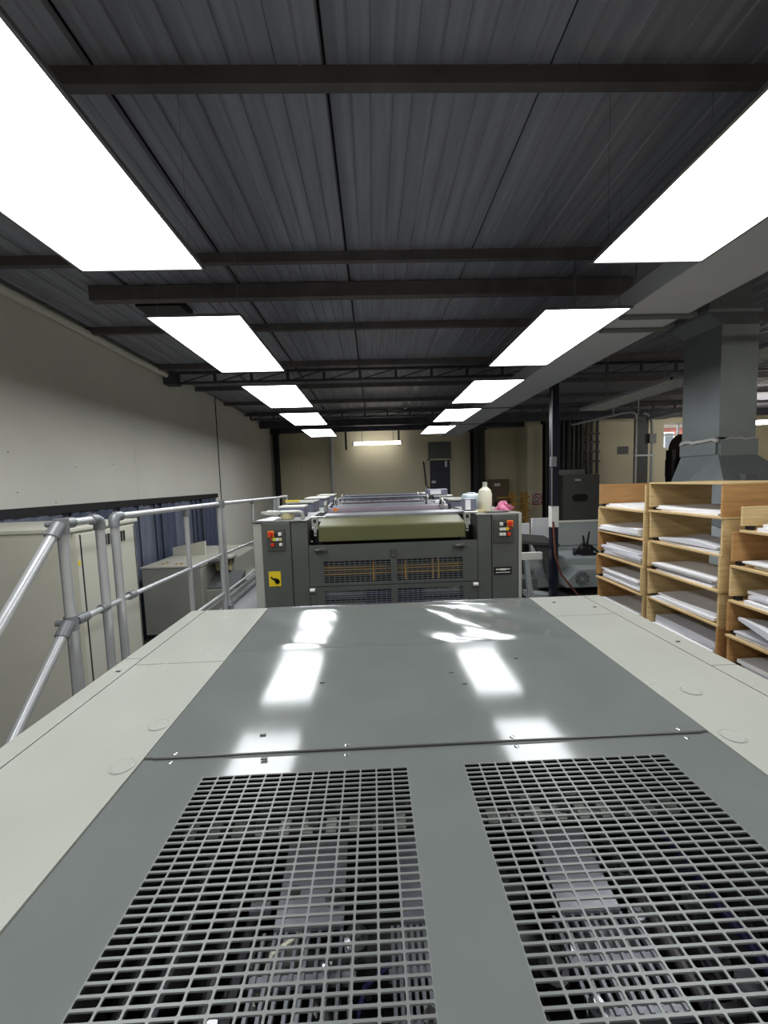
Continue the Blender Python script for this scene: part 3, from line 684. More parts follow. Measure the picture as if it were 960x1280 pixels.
for z0, nm in ((zt - .01, 'sloping_handrail'), (zm, 'sloping_handrail')):
    p = Vector((X, 1.545, z0)); MB().cyl(p, p + sl * 3.1, .0185, 14).obj(nm, 'alu', ra, smooth=True)
    d = sl.normalized(); MB().cyl(p + d * -.01, p + d * .05, .0255, 14).obj('fitting', 'fit', ra, smooth=True)
    fitting((X, 1.565, z0), (0, 0, 1), ra)
    MB().cyl((X - .03, 1.53, z0 + .012), (X - .005, 1.53, z0 + .012), .012, 10).obj('swivel_pin', 'fit', ra)
elbow((X, 1.775, zt), (0, -1, 0), (0, 0, -1), ra)
fitting((X, 1.60, zt), (0, 1, 0), ra, .022, .022); fitting((X, 1.62, zm), (0, 1, 0), ra, .021, .03); fitting((X, 1.755, zm), (0, 1, 0), ra, .021, .02)
rb = thing('gallery_railing', 'aluminium tube railing with one long top rail from the double posts', 'railing', (X, 2.5, 1.1))
MB().cyl((X, 1.875, 1.10), (X, 1.875, zt - .02), RP, 12).obj('post', 'alu', rb, smooth=True)
elbow((X, 1.875, zt), (0, 1, 0), (0, 0, -1), rb)
MB().cyl((X, 1.90, zt), (X, 3.13, 2.160), R, 12).obj('top_rail', 'alu', rb, smooth=True)
MB().cyl((X, 1.90, zm), (X, 3.13, 1.745), R * .75, 12).obj('mid_rail', 'alu', rb, smooth=True)
MB().cyl((X, 2.35, 1.435), (X, 3.13, 1.425), R * .8, 12).obj('low_rail', 'alu', rb, smooth=True)
MB().cyl((X, 2.35, 1.400), (X, 3.13, 1.395), R * .6, 12).obj('low_rail', 'alu', rb, smooth=True)
MB().cyl((X, 2.585, 1.10), (X, 2.585, 2.14), .015, 12).obj('post', 'alu', rb, smooth=True); fitting((X, 2.585, 2.128), (0, 0, 1), rb, .022, .02)
MB().cyl((X, 3.13, 1.10), (X, 3.13, 2.17), RP, 12).obj('post', 'alu', rb, smooth=True)
fitting((X, 3.13, 2.155), (0, 0, 1), rb); fitting((X, 1.96, zm), (0, 1, 0), rb, .021, .02)
rc = thing('far_gallery_railing', 'aluminium tube railing running on beside the first printing unit', 'railing', (X, 4, 1.26))
MB().cyl((X, 3.20, 1.26), (X, 3.20, 2.165), RP * .9, 12).obj('post', 'alu', rc, smooth=True); fitting((X, 3.20, 2.155), (0, 0, 1), rc, .022, .03)
B((X - .03, 3.18, 1.26), (X + .03, 3.24, 1.30), 'post_foot', 'fit', rc)
MB().cyl((X, 3.22, 2.158), (X, 5.0, 2.130), R, 12).obj('top_rail', 'alu', rc, smooth=True)
MB().cyl((X, 3.22, 1.74), (X, 5.0, 1.70), R * .75, 12).obj('mid_rail', 'alu', rc, smooth=True)
for z in (1.42, 1.375): MB().cyl((X, 3.22, z), (X, 5.0, z), R * .7, 12).obj('low_rail', 'alu', rc, smooth=True)
for y in (4.0, 4.86, 4.98): MB().cyl((X, y, 1.26), (X, y, 2.14), .014 if y < 4.5 else RP, 12).obj('post', 'alu', rc, smooth=True)
fitting((X, 4.0, 2.13), (0, 0, 1), rc, .02, .02)
rd = thing('end_gallery_railing', 'short end length of aluminium railing before the black corner column', 'railing', (X, 5.2, 1.26))
MB().cyl((X, 5.06, 2.13), (X, 5.6, 2.125), R * 1.05, 12).obj('top_rail', 'alu', rd, smooth=True)
for y in (5.08, 5.55): MB().cyl((X, y, 1.26), (X, y, 2.13), RP, 12).obj('post', 'alu', rd, smooth=True)

# ============================================================ LEFT SIDE: cabinet, console, curtain
cb = thing('electrical_cabinet', 'tall grey control cabinet with louvred door behind the sloping handrails', 'cabinet', (-2.4, 2.5, 0))
B((-3.0, 2.24, .08), (-1.765, 2.86, 2.06), 'body', 'cab', cb, bevel=.008)
B((-2.98, 2.26, 0), (-1.79, 2.84, .08), 'plinth', 'black', cb)
B((-3.01, 2.23, 2.06), (-1.745, 2.875, 2.085), 'top_cover', 'cab', cb, bevel=.005)
dr = B((-1.765, 2.31, .12), (-1.748, 2.835, 2.045), 'door', 'cab', cb, bevel=.004)
s0 = None
for k in range(9):
    if s0 is None:
        s0 = MB().hexa([(-1.749, -.006, 1.945), (-1.744, -.006, 1.945), (-1.744, .006, 1.945), (-1.749, .006, 1.945)], [(-1.749, -.006, 2.015), (-1.742, -.006, 2.015), (-1.742, .006, 2.015), (-1.749, .006, 2.015)]).obj('louvre_slot', 'black', dr); o = s0
    else: o = s0.copy(); COL.objects.link(o)
    o.location.y = 2.50 + k * .026
B((-1.766, 2.27, .1), (-1.743, 2.30, 2.05), 'corner_post', 'cab', cb)
B((-1.744, 2.275, 1.86), (-1.741, 2.29, 1.89), 'yellow_mark', 'yellow', cb)
for y in (2.315, 2.825): B((-1.766, y - .006, .12), (-1.7465, y + .002, 2.04), 'door_seal', 'edge', cb)
B((-3.0, 2.236, .12), (-1.80, 2.242, 2.03), 'side_panel', 'cab', cb)

cn = thing('low_console', 'low grey console machine with cream flap in front of the strip curtain', 'machine', (-2.5, 5.4, 0))
B((-2.92, 4.8, .45), (-2.19, 6.4, 1.30), 'body', 'console', cn, bevel=.008)
B((-2.88, 4.84, 0), (-2.22, 6.35, .45), 'plinth', 'black', cn)
B((-2.93, 4.79, 1.30), (-2.18, 6.41, 1.322), 'top_plate', 'cab', cn, bevel=.005)
MB().prism([(-2.91, 1.322), (-2.45, 1.322), (-2.45, 1.52), (-2.91, 1.44)], 'y', 5.55, 5.6).obj('back_flap', 'cab', cn)
for x, y in ((-2.75, 4.95), (-2.72, 5.0), (-2.55, 4.9), (-2.5, 4.92)): B((x, y, 1.322), (x + .03, y + .03, 1.333), 'toggle', 'wood_y', cn)
B((-2.19, 4.9, .3), (-1.78, 6.2, .98), 'side_block', 'console', cn, bevel=.008)
B((-2.19, 5.3, .98), (-1.95, 6.3, 1.30), 'side_riser', 'console', cn, bevel=.006)
MB().hexa([(-2.17, 4.92, .985), (-1.80, 4.92, .985), (-1.80, 5.28, .985), (-2.17, 5.28, .985)], [(-2.17, 4.92, 1.0), (-1.80, 4.92, 1.0), (-1.80, 5.28, 1.14), (-2.17, 5.28, 1.14)]).obj('sloping_tray', 'dgrey', cn)
MB().cyl((-2.16, 5.25, 1.22), (-1.98, 5.25, 1.22), .075, 18).obj('feed_drum', 'tape', cn, smooth=True)
B((-2.16, 4.95, 1.31), (-1.95, 5.4, 1.335), 'dark_plate', 'press_d', cn); B((-2.1, 5.1, 1.335), (-1.92, 5.3, 1.36), 'white_tray', 'cab', cn)
wbx = thing('white_bin', 'open white box with brown scraps beyond the low console', 'box', (-1.7, 5.9, 0))
B((-1.76, 6.6, 0), (-1.40, 7.3, 1.10), 'body', 'cab', wbx, bevel=.006); B((-1.78, 6.58, 1.10), (-1.38, 7.32, 1.13), 'rim', 'white', wbx)
for lab, mt_, x, y, h, dx in (('tall brown offcut leaning in the white box beyond the console', 'brownm', -1.62, 6.95, .36, .03), ('yellow brown wood offcut in front of the tall one in the white box', 'wood_y', -1.72, 6.66, .24, .02), ('short carton coloured offcut at the press side of the white box', 'carton', -1.53, 6.70, .16, -.01)):
    o = MB().hexa([(x, y, 1.131), (x + .08, y, 1.131), (x + .08, y + .2, 1.131), (x, y + .2, 1.131)], [(x + dx, y, 1.13 + h), (x + .06 + dx, y + .02, 1.13 + h * .9), (x + .06 + dx, y + .16, 1.13 + h), (x + dx, y + .16, 1.13 + h * .8)]).obj('offcut', mt_)
    tag(o, lab, 'scrap', 'brown scraps in the white box')
cu = thing('strip_curtain', 'blue grey strip curtain hanging under the grey board wall', 'curtain', (XL, 4, 2.08))
s1 = None; rcu = random.Random(4)
for k in range(40):
    y = .06 + k * .19
    if s1 is None:
        mb = MB(); n = 6; vs = []
        for i in range(n + 1):
            t = i / n; yy = t * .21; xx = .016 * math.sin(t * math.pi * 2)
            vs += [(xx, yy, 0.25), (xx, yy, 2.09)]
        mb.add(vs, [(2 * i, 2 * i + 2, 2 * i + 3, 2 * i + 1) for i in range(n)])
        s1 = mb.obj('curtain_strip', 'curtain', cu, smooth=True); s2 = mb.obj('curtain_strip', 'curtain2', cu, smooth=True); src = [s1, s2]; o = s1; s2.location = (XL + .02, .06, 0); s2.rotation_euler.z = .1
        s1.location = (XL + .012, y, 0); continue
    o = rcu.choice(src).copy(); COL.objects.link(o)
    o.location = (XL + .012 + .012 * (k % 2), y, 0); o.rotation_euler.z = rcu.uniform(-.16, .16)

# ============================================================ PAPER SHELVES (stacked plywood crates)
LV = ['topmost', 'second from top', 'third from top', 'fourth from top', 'lowest']
def crate(x, y0, y1, z0, h, dep, lab, grp, side_a, side_b, lid=False):
    t = thing('plywood_crate', lab, 'crate', (x, (y0 + y1) / 2, z0), grp)
    th = .013
    B((x, y0, z0), (x + dep, y1, z0 + th), 'base_board', 'plye', t, bevel=.0015)
    B((x + .004, y1 - th, z0 + th + .022), (x + dep - .02, y1, z0 + h), 'side_board', side_a, t, bevel=.0015)
    B((x + .004, y0, z0 + th), (x + dep - .02, y0 + th, z0 + h), 'side_board', side_b, t, bevel=.0015)
    for yy in (y0 + .002, y1 - .03): B((x + .03, yy, z0 + th), (x + .06, yy + .028, z0 + th + .022), 'dark_gap_block', 'black', t)  # black blocks stand in for the dark gap under the side boards
    if lid: B((x, y0, z0 + h), (x + dep, y1, z0 + h + th * .8), 'lid_board', 'plye', t, bevel=.0015)
    return t
def sheets(x, y0, y1, z, n, lab, grp, seed, dep, hgt, lift=0.0, droop=0.0):
    r = random.Random(seed); t = thing('paper_stack', lab, 'paper', (x, (y0 + y1) / 2, z), grp)
    zz = z
    for k in range(n):
        h = hgt / n * r.uniform(.7, 1.2); a0 = x + r.uniform(.0, .05) + .01; a1 = min(x + dep, a0 + r.uniform(.34, .44)); b0 = y0 + r.uniform(.03, .07); b1 = y1 - r.uniform(.03, .09)
        sk = r.uniform(-.02, .02); mb = MB(); nx_, ny_ = 5, 8; top = []; bot = []
        amp = r.uniform(.0, .008) + (.02 * lift if k == n - 1 else 0); ph = r.uniform(0, 6)
        for j in range(ny_ + 1):
            for i in range(nx_ + 1):
                u, v = i / nx_, j / ny_
                xx = a0 + (a1 - a0) * u + sk * (v - .5); yy = b0 + (b1 - b0) * v + sk * (u - .5)
                wv = amp * (1 + math.sin(ph + 5 * v + 2 * u)) * .5
                dz = 0.0
                if droop and k == n - 1:
                    xx -= droop * (1 - u) * (.4 + .6 * (1 - v)); dz = .02 + .05 * v * (1 - u) - (.9 * droop) * max(0, .6 - u) * (1 - v)
                bot.append((xx, yy, zz + dz)); top.append((xx, yy, zz + h + wv + dz))
        vs = bot + top; q = len(bot); fs = []
        for j in range(ny_):
            for i in range(nx_):
                a = j * (nx_ + 1) + i; fs.append((q + a, q + a + 1, q + a + nx_ + 2, q + a + nx_ + 1)); fs.append((a, a + nx_ + 1, a + nx_ + 2, a + 1))
        ring = [i for i in range(nx_ + 1)] + [j * (nx_ + 1) + nx_ for j in range(1, ny_ + 1)] + [ny_ * (nx_ + 1) + i for i in range(nx_ - 1, -1, -1)] + [j * (nx_ + 1) for j in range(ny_ - 1, 0, -1)]
        for i in range(len(ring)):
            a, b = ring[i], ring[(i + 1) % len(ring)]; fs.append((a, b, q + b, q + a))
        mb.add(vs, fs).obj('sheet_bundle', r.choice(('paper', 'paper', 'paper2')), t)
        zz += h + .0006
bench = thing('shelf_bench', 'dark bench under the three stacks of plywood crates', 'bench', (2.25, 2.4, 0))
BZ = 1.168
B((1.98, 1.3, BZ - .03), (2.52, 3.42, BZ), 'bench_top', 'press_d', bench)
for x in (2.0, 2.46):
    for y in (1.32, 2.3, 3.36): B((x, y, 0), (x + .04, y + .04, BZ - .03), 'leg', 'black', bench)
def stack(name, y0, y1, zs, xs, sides, lids, amounts, seed, dep, dys):
    for k in range(5):
        h = zs[k + 1] - zs[k] - .002 if k < 4 else zs[5] - zs[4]
        lv = LV[4 - k]; x = xs[k]; dy = dys[k]
        crate(x, y0 + dy, y1 + dy, zs[k], h - (.011 if lids and k == 4 else 0), dep, '%s open plywood crate of the %s' % (lv, name), 'plywood paper crates', sides[k][0], sides[k][1], lid=(lids and k == 4))
        n, hg, lift = amounts[k]
        if n: sheets(x - (.015 if lift else 0), y0 + dy, y1 + dy, zs[k] + .0135, n, 'white paper pile in the %s crate of the %s' % (lv, name), 'paper piles in the plywood crates', seed + k, dep - .03, hg, lift, .08 if (name == NC and k == 1) else 0)
NA = 'stack nearest the striped post'; NB = 'middle stack'; NC = 'stack nearest the camera'
stack(NA, 2.775, 3.36, [1.168, 1.378, 1.587, 1.796, 2.005, 2.213], [2.0, 1.985, 1.995, 2.0, 2.005], [('plyo', 'plyl'), ('plyo', 'plyl'), ('plyo', 'plyl'), ('plyl', 'plyl'), ('plyo', 'plyl')], False,
      [(2, .03, 0), (6, .085, 0), (5, .095, 0), (3, .045, 1), (2, .03, 0)], 10, .48, [0, .002, -.004, .004, 0])
stack(NB, 2.145, 2.735, [1.168, 1.378, 1.587, 1.796, 2.02, 2.232], [2.0, 2.005, 1.995, 2.01, 2.0], [('plyl', 'plyo'), ('plyl', 'plyl'), ('plyl', 'plyl'), ('plyl', 'plyl'), ('plyl', 'plyo')], True,
      [(3, .075, 0), (3, .04, 0), (4, .06, 0), (3, .03, 1), (3, .03, 0)], 30, .48, [0, .004, -.003, .003, 0])
stack(NC, 1.50, 2.085, [1.168, 1.355, 1.555, 1.755, 1.958, 2.10], [2.0, 1.99, 2.0, 2.0, 2.02], [('plyo', 'plyl'), ('plyo', 'plyl'), ('plyl', 'plyl'), ('plyo', 'plyl'), ('plyl', 'plyl')], False,
      [(3, .05, 0), (4, .05, 1), (4, .06, 0), (3, .03, 0), (2, .03, 0)], 50, .48, [0, 0, .002, -.002, -.03])

# ============================================================ RIGHT SIDE
# striped post
pt = thing('striped_post', 'navy steel post with a white band and painted foot', 'post', (2.40, 5.05, 0))
px0, px1, py0, py1 = 2.355, 2.445, 5.0, 5.09
B((px0, py0, 1.90), (px1, py1, H - .005), 'upper_shaft', 'navy', pt, bevel=.004); B((px0 - .003, py0 - .003, 1.62), (px1 + .003, py1 + .003, 1.90), 'white_band', 'white', pt, bevel=.003)
B((px0, py0, 0), (px1, py1, 1.62), 'lower_shaft', 'navy', pt, bevel=.004); B((px0 - .08, py0 - .08, 0), (px1 + .08, py1 + .08, .02), 'base_plate', 'navy', pt)
MB().cyl((px0 - .008, py0 - .014, 1.9), (px0 - .008, py0 - .014, 3.4), .008, 10).obj('conduit', 'fit', pt, smooth=True)
B((px0 - .035, py0 - .05, 2.42), (px0 + .04, py0 - .0, 2.55), 'junction_box', 'fit', pt, bevel=.006)
hs_ = MB().tube([(2.36, 4.97, 1.7), (2.37, 4.96, 1.45), (2.38, 4.95, 1.25), (2.45, 4.93, 1.0), (2.6, 4.9, .8), (2.74, 4.85, .6), (2.9, 4.8, .3), (3.0, 4.75, .02)], .014, 8).obj('air_hose', 'hose', smooth=True); tag(hs_, 'brown air hose trailing down from the striped post', 'hose')

# folding machine behind the post
fm = thing('folding_machine', 'pale grey floor machine with round fan grille and a tall back panel', 'machine', (3.2, 5.6, 0))
B((3.08, 6.3, .5), (4.3, 6.4, 1.115), 'rear_panel', 'machine', fm, bevel=.006)
B((3.08, 6.3, 1.128), (4.3, 6.4, 1.52), 'rear_panel', 'machine', fm, bevel=.006)
B((3.07, 6.29, 1.52), (4.32, 6.41, 1.54), 'top_edge', 'white', fm)
hb_ = MB(); hb_.prism([(2.40, .60), (2.40, .88), (2.58, 1.06), (3.75, 1.06), (3.75, .60)], 'y', 5.65, 6.25); hb_.obj('housing', 'machine', fm, bevel=.03, seg=3)
fb = MB(); fb.prism([(2.74, .68), (2.74, .80), (2.90, .95), (3.85, .95), (3.85, .68)], 'y', 5.35, 5.68); fb.obj('fan_housing', 'machine', fm, bevel=.02, seg=3)
B((2.5, 5.45, 0), (3.8, 6.3, .55), 'base', 'press_d', fm)
fc = (2.965, 5.345, .815)
MB().lathe([(.104, 0), (.104, -.004), (.10, -.006)], fc, 24, 'y').obj('fan_opening', 'black', fm)
fg = MB()
for r in (.022, .042, .062, .082, .10):
    fg.tube([(fc[0] + r * math.cos(a * math.pi / 12), fc[1] - .008, fc[2] + r * math.sin(a * math.pi / 12)) for a in range(25)], .004, 5)
for a in range(4): 
    c_, s_ = math.cos(a * math.pi / 4), math.sin(a * math.pi / 4); fg.tube([(fc[0] - .10 * c_, fc[1] - .009, fc[2] - .10 * s_), (fc[0] + .10 * c_, fc[1] - .009, fc[2] + .10 * s_)], .004, 5)
fg.obj('fan_grille', 'machine', fm)
bk = thing('black_tool', 'black coiled cable tool lying on top of the pale grey machine', 'tool', (3.3, 5.9, 1.06))
MB().tube([(3.08, 5.80, 1.075), (3.10, 5.78, 1.14), (3.2, 5.78, 1.24), (3.34, 5.79, 1.2), (3.47, 5.80, 1.09), (3.4, 5.78, 1.075), (3.2, 5.78, 1.075)], .024, 8).obj('cable_coil', 'black', bk, smooth=True)
MB().tube([(3.25, 5.85, 1.07), (3.27, 5.85, 1.22), (3.25, 5.85, 1.36)], .022, 8, .014).obj('handle', 'black', bk, smooth=True)
MB().tube([(3.32, 5.87, 1.10), (3.33, 5.87, 1.25), (3.36, 5.87, 1.42)], .026, 8, .012).obj('handle', 'black', bk, smooth=True)
B((3.14, 5.84, 1.062), (3.42, 5.96, 1.15), 'body', 'ink', bk, bevel=.01)
# feeder table left of the post
ft = thing('feeder_table', 'dark feeder table on a bracket beside the striped post', 'table', (2.6, 5.8, 0))
tt = MB(); tt.hexa([(2.12, 5.4, 1.34), (2.66, 5.4, 1.28), (2.74, 6.1, 1.30), (2.2, 6.1, 1.36)], [(2.12, 5.4, 1.385), (2.66, 5.4, 1.325), (2.74, 6.1, 1.345), (2.2, 6.1, 1.405)]); tt.obj('table_top', 'press_d', ft, bevel=.006)
MB().prism([(2.34, 1.29), (2.66, 1.26), (2.66, .86), (2.52, .86), (2.50, 1.05), (2.40, 1.18)], 'y', 5.5, 5.6).obj('bracket', 'dgrey', ft)
B((2.28, 5.75, .6), (2.36, 5.85, 1.32), 'support', 'black', ft)
B((2.0, 5.6, .15), (2.46, 6.6, .62), 'base', 'press_d', ft)
B((2.1, 5.5, .62), (2.38, 6.5, .80), 'rail_bed', 'dgrey', ft)
ftb = thing('white_boards', 'pale grey boards propped behind the dark feeder table', 'board', (2.5, 6.8, 0))
B((2.88, 6.9, .75), (3.3, 6.95, 1.54), 'board', 'paper', ftb, bevel=.01); B((2.57, 6.85, .6), (2.82, 6.9, 1.46), 'board', 'paper', ftb, bevel=.006)
for x in (2.6, 2.75, 2.95, 3.2): B((x, 6.9, 0), (x + .04, 6.93, .9), 'leg', 'dgrey', ftb)
wf = thing('white_stand', 'white angled metal stand between the press and the feeder table', 'stand', (2.2, 5.2, 0))
B((2.0, 5.2, 1.15), (2.32, 5.26, 1.25), 'top_bar', 'white', wf, bevel=.004)
MB().hexa([(2.12, 5.2, .68), (2.19, 5.2, .66), (2.19, 5.27, .66), (2.12, 5.27, .68)], [(2.07, 5.2, 1.15), (2.13, 5.2, 1.15), (2.13, 5.27, 1.15), (2.07, 5.27, 1.15)]).obj('upright', 'machine', wf)
MB().hexa([(2.12, 5.2, .60), (2.48, 5.2, .56), (2.48, 5.4, .56), (2.12, 5.4, .60)], [(2.12, 5.2, .68), (2.48, 5.2, .63), (2.48, 5.4, .63), (2.12, 5.4, .68)]).obj('foot_plate', 'machine', wf)
B((2.1, 5.22, 0), (2.42, 5.38, .565), 'pedestal', 'black', wf)

# galvanised duct and hood behind the crates
du = thing('extract_duct', 'square galvanised duct flaring into a hood behind the plywood crates', 'duct', (3.5, 4, 2))
x0, x1, y0, y1 = 3.30, 3.66, 3.60, 4.04
du_m = MB(); du_m.hexa([(x0, y0, 2.62), (x1, y0, 2.60), (x1, y1, 2.60), (x0, y1, 2.62)], [(x0 - .01, y0, 3.66), (x1 - .01, y0, 3.66), (x1 - .01, y1, 3.66), (x0 - .01, y1, 3.66)]); du_m.obj('duct_shaft', 'galv', du, bevel=.003)
MB().hexa([(x0 - .01, y0, 3.66), (x1 - .01, y0, 3.66), (x1 - .01, y1, 3.66), (x0 - .01, y1, 3.66)], [(x0 - .09, y0 + .05, 3.78), (x1, y0 + .05, 3.78), (x1, y1 + .08, 3.78), (x0 - .09, y1 + .08, 3.78)]).obj('top_flare', 'galv', du)
B((x0 - .12, y0 + .03, 3.78), (x1 + .05, y1 + .12, 3.81), 'top_flange', 'galv', du)
B((x0 - .05, y0 + .1, 3.81), (x1, y1 + .08, H - .005), 'roof_collar', 'dgrey', du)
B((x0 + .01, y0 - .012, 2.44), (x1 + .02, y1, 2.60), 'collar', 'galv', du, bevel=.003)
B((x0 - .012, y0 + .02, 2.46), (x0 + .02, y1 + .01, 2.62), 'collar_side', 'galv', du)
r = random.Random(1); pts = [(x0 - .02, y0 + .44 * (1 - k / 8) - .01, 2.595 + r.uniform(-.014, .014)) for k in range(9)] + [(x0 + .05 * k, y0 - .012, 2.605 + r.uniform(-.01, .008)) for k in range(1, 8)]
MB().tube(pts[:9], .016, 6).obj('seam_sealant', 'seal', du); MB().tube(pts[9:], .008, 6).obj('seam_sealant', 'seal', du)
hd = MB(); hd.add([(x0, y0, 2.46), (x1, y0, 2.46), (x1, y1, 2.46), (x0, y1, 2.46), (3.05, 3.2, 1.95), (4.05, 3.2, 1.95), (4.05, 4.32, 1.95), (3.32, 4.32, 1.95), (3.05, 3.2, 1.8), (4.05, 3.2, 1.8), (4.05, 4.32, 1.8), (3.32, 4.32, 1.8)],
               [(0, 1, 2, 3), (4, 5, 1, 0), (5, 6, 2, 1), (6, 7, 3, 2), (7, 4, 0, 3), (8, 9, 5, 4), (9, 10, 6, 5), (10, 11, 7, 6), (11, 8, 4, 7), (11, 10, 9, 8)]); hd.obj('hood', 'galv', du)
B((3.34, 3.36, 2.17), (3.44, 3.42, 2.26), 'hood_plate', 'dgrey', du)
B((3.1, 3.3, 0), (4.0, 4.3, 1.8), 'oven_body', 'machine', du, bevel=.01)

# electrics on the back wall of the dark side
el = thing('switch_cabinet', 'dark grey electrical switch cabinet with an oval black window', 'cabinet', (6.4, 11.6, 0))
B((5.75, 11.5, .9), (6.88, 11.84, 2.32), 'body', 'dgrey', el, bevel=.015); B((5.8, 11.52, 0), (6.85, 11.83, .9), 'plinth', 'dgrey', el)
ovl = MB(); ovl.prism([(6.16 + .11 * math.cos(a), 1.62 + .11 * math.sin(a)) for a in [math.pi / 2 + math.pi * k / 8 for k in range(9)]] + [(6.40 + .11 * math.cos(a), 1.62 + .11 * math.sin(a)) for a in [-math.pi / 2 + math.pi * k / 8 for k in range(9)]], 'y', 11.47, 11.5); ovl.obj('oval_window', 'black', el)
B((6.12, 11.49, 2.13), (6.30, 11.502, 2.19), 'name_plate', 'paper', el)
cr = thing('cable_riser', 'bundle of dark vertical cable pipes above the switch cabinet', 'pipes', (6, 11.8, 2.3))
for k, (x, r_) in enumerate(((5.76, .07), (5.92, .06), (6.06, .09), (6.24, .06), (6.36, .07), (6.5, .05))):
    MB().cyl((x, 11.85, 2.45), (x, 11.85, 4.09), r_, 12).obj('pipe', ('black', 'truss', 'black', 'press_d', 'black', 'truss')[k], cr, smooth=True)
B((5.68, 11.7, 2.321), (6.55, 12.0, 2.48), 'clamp_tray', 'fit', cr); 
cr2 = thing('cable_ladder', 'grey vertical cable ladder beside the dark cable pipes', 'pipes', (7, 11.9, 2.4))
for x in (6.74, 6.88, 7.06): MB().cyl((x, 11.95, 2.33), (x, 11.95, 4.09), .045, 10).obj('pipe', 'dgrey', cr2, smooth=True)
for z in (2.7, 3.0, 3.3, 3.55): B((6.68, 11.9, z), (7.12, 12.0, z + .05), 'clamp', 'press_d', cr2)
cp = thing('meter_box', 'small beige meter box between the black column and switch cabinet', 'box', (5.5, 11.9, 1.6))
B((5.50, 11.85, 1.0), (5.74, 12.06, 2.25), 'body', 'wall_b', cp, bevel=.01); B((5.62, 11.83, 1.6), (5.70, 11.86, 1.8), 'switch', 'paper', cp)
# grey riser with bent conduits
gr = thing('duct_riser', 'tall grey cable riser with bent conduits behind the crates', 'duct', (6.5, 9, 0))
B((6.27, 9.0, 0), (6.54, 9.12, 3.62), 'trunk', 'dgrey', gr, bevel=.005)
MB().tube([(4.85, 9.3, 3.52), (5.3, 9.15, 3.60), (5.92, 9.0, 3.72), (6.12, 8.97, 3.73), (6.20, 8.96, 3.68), (6.22, 8.96, 3.55), (6.22, 8.96, 0)], .028, 10).obj('conduit', 'alu', gr, smooth=True)
MB().tube([(6.37, 8.96, 3.70), (6.48, 8.96, 3.66), (6.58, 8.96, 3.5), (6.60, 8.96, 3.3), (6.60, 8.96, 0)], .028, 10).obj('conduit', 'alu', gr, smooth=True)
B((6.52, 8.92, 3.0), (6.68, 9.0, 3.22), 'junction_box', 'fit', gr, bevel=.006); B((6.18, 8.93, 2.7), (6.67, 8.99, 2.74), 'clip', 'alu', gr)
for x in (5.7, 6.3): MB().cyl((x, 9.02, 3.68), (x, 9.02, H), .012, 6).obj('hanger_rod', 'alu', gr)
# brown fan drum by the window
fd = thing('fan_drum', 'round brown extractor fan drum in front of the small window', 'fan', (7.5, 9.4, 0))
MB().lathe([(.33, 0), (.35, .03), (.35, .29), (.28, .32)], (7.60, 9.4, 2.88), 24, 'x').obj('drum', 'brownm', fd, smooth=True)
B((7.36, 9.3, 0), (7.46, 9.5, 2.85), 'stand', 'black', fd); B((7.5, 9.1, 2.2), (7.95, 9.7, 2.62), 'motor_base', 'black', fd); B((7.55, 9.2, 0), (7.9, 9.6, 2.2), 'pedestal', 'black', fd)
dp = MB().cyl((7.35, YR - .04, 0), (7.35, YR - .04, 3.6), .03, 8).obj('drop_pipe', 'brownm'); dp.location.x = 1.1; tag(dp, 'thin dark pipe down the beige wall near the window', 'pipe')
nt_ = B((7.78, YR - .02, 2.92), (8.13, YR, 3.17), 'wall_notice', 'dgrey'); nt_.location.x = .0; tag(nt_, 'grey notice with rows of print on the beige wall', 'notice')
for k in range(3):
    o = B((7.82, YR - .026, 3.10 - .065 * k), (8.09, YR - .02, 3.125 - .065 * k), 'print_line', 'black', nt_)
# red prohibition sign
sn = B((5.47, YR - .02, 1.36), (5.80, YR, 1.73), 'prohibition_sign', 'paper'); tag(sn, 'red and white prohibition sign on the beige wall return', 'sign')
B((5.475, YR - .024, 1.365), (5.795, YR - .018, 1.47), 'red_band', 'signred', sn); 
rr_ = MB(); vs = []; n = 24
for rad in (.115, .085):
    for yy in (YR - .026, YR - .02):
        vs += [(5.635 + rad * math.cos(2 * math.pi * k / n), yy, 1.60 + rad * math.sin(2 * math.pi * k / n)) for k in range(n)]
fs = []
for k in range(n):
    q = (k + 1) % n; fs += [(k, q, 2 * n + q, 2 * n + k), (k, n + k, n + q, q), (2 * n + k, 2 * n + q, 3 * n + q, 3 * n + k)]
rr_.add(vs, fs).obj('red_ring', 'signred', sn)
MB().prism([(5.555, 1.665), (5.57, 1.68), (5.715, 1.535), (5.70, 1.52)], 'y', YR - .026, YR - .02).obj('red_slash', 'signred', sn)
B((5.58, YR - .0235, 1.59), (5.69, YR - .02, 1.61), 'black_symbol', 'black', sn)
for a_, b_ in (((5.475, 1.47), (5.50, 1.725)), ((5.77, 1.47), (5.795, 1.725)), ((5.475, 1.71), (5.795, 1.725))): B((a_[0], YR - .023, a_[1]), (b_[0], YR - .019, b_[1]), 'red_edge', 'signred', sn)
for k in range(2): B((5.50, YR - .027, 1.395 + .035 * k), (5.77, YR - .023, 1.41 + .035 * k), 'print_line', 'paper', sn)
sn.location = (-.43, 0, .04)
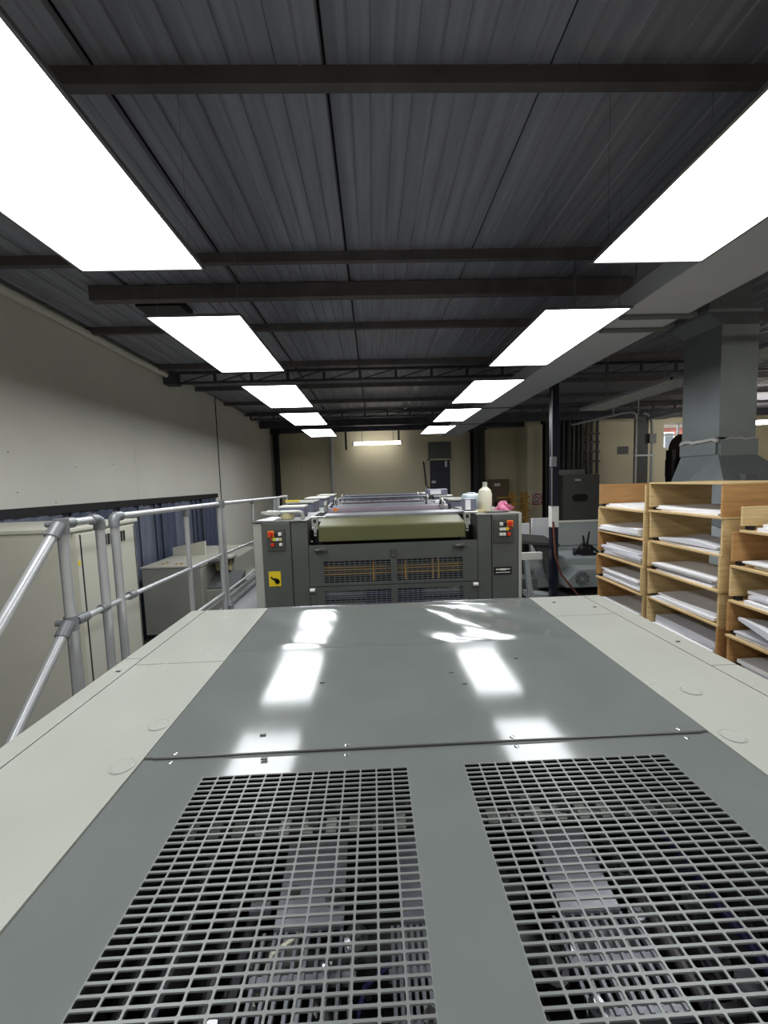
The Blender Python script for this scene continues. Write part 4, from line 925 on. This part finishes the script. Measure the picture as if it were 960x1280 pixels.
# notice rail beside the door
hk = thing('hook_rail', 'thin black hanging frame on the beige wall left of the navy door', 'frame', (1.75, 12.95, 2.5))
MB().tube([(1.70, 12.95, 2.92), (1.73, 12.95, 2.88), (1.80, 12.95, 2.1)], .022, 8).obj('upright', 'black', hk); B((1.72, 12.93, 2.89), (1.92, 13.0, 2.91), 'arm', 'alu', hk); B((1.80, 12.8, 2.06), (2.10, 13.0, 2.08), 'shelf', 'dgrey', hk)
B((1.82, 12.95, 2.08), (1.85, 13.0, 2.9), 'back_rail', 'alu', hk)
# vertical pipe on the back wall
vp = MB().cyl((-1.34, 12.93, 0), (-1.34, 12.93, 4.0), .06, 12).obj('wall_pipe', 'trunk', smooth=True); tag(vp, 'pale grey vertical pipe on the beige back wall below the lights', 'pipe')
# carton and yellow rack
ct = thing('wall_cupboard', 'brown grey box on the wall behind the milky bottle', 'box', (4, 12.9, 1.8))
B((3.72, 12.6, 1.3), (4.5, 12.98, 2.25), 'body', 'carton', ct, bevel=.01); B((4.0, 12.59, 2.02), (4.2, 12.601, 2.12), 'name_plate', 'paper', ct); B((3.75, 12.62, 0), (4.45, 12.95, 1.3), 'pedestal', 'carton', ct)
rk = thing('timber_rack', 'yellow timber rack with dark rolls near the red prohibition sign', 'rack', (4.3, 11.2, 0))
for x in (4.05, 4.42):
    for y in (11.05, 11.35): B((x, y, 0), (x + .07, y + .07, 1.85), 'upright', 'wood_y', rk)
for k in range(8):
    z = .3 + k * .2; B((3.60, 11.04, z), (4.56, 11.10, z + .045), 'cross_slat', 'wood_y', rk)
for k in range(5):
    o = MB().cyl((3.55, 11.2, .40 + .28 * k), (4.0, 11.2, .40 + .28 * k), .085, 12).obj('dark_roll', 'ink', smooth=True); tag(o, '%s dark roll lying in the yellow timber rack' % ('lowest', 'second from bottom', 'middle', 'second from top', 'topmost')[k], 'roll', 'dark rolls in the timber rack')
# grey box with white card by the door side of the press line
bx = thing('monitor_box', 'small grey box with white card on the third unit by the door', 'box', (.9, 6, 2.06))
B((.80, 5.65, 2.07), (1.10, 5.9, 2.16), 'body', 'bluegrey', bx, bevel=.006); B((.84, 5.64, 2.085), (1.0, 5.651, 2.145), 'front_card', 'paper', bx)
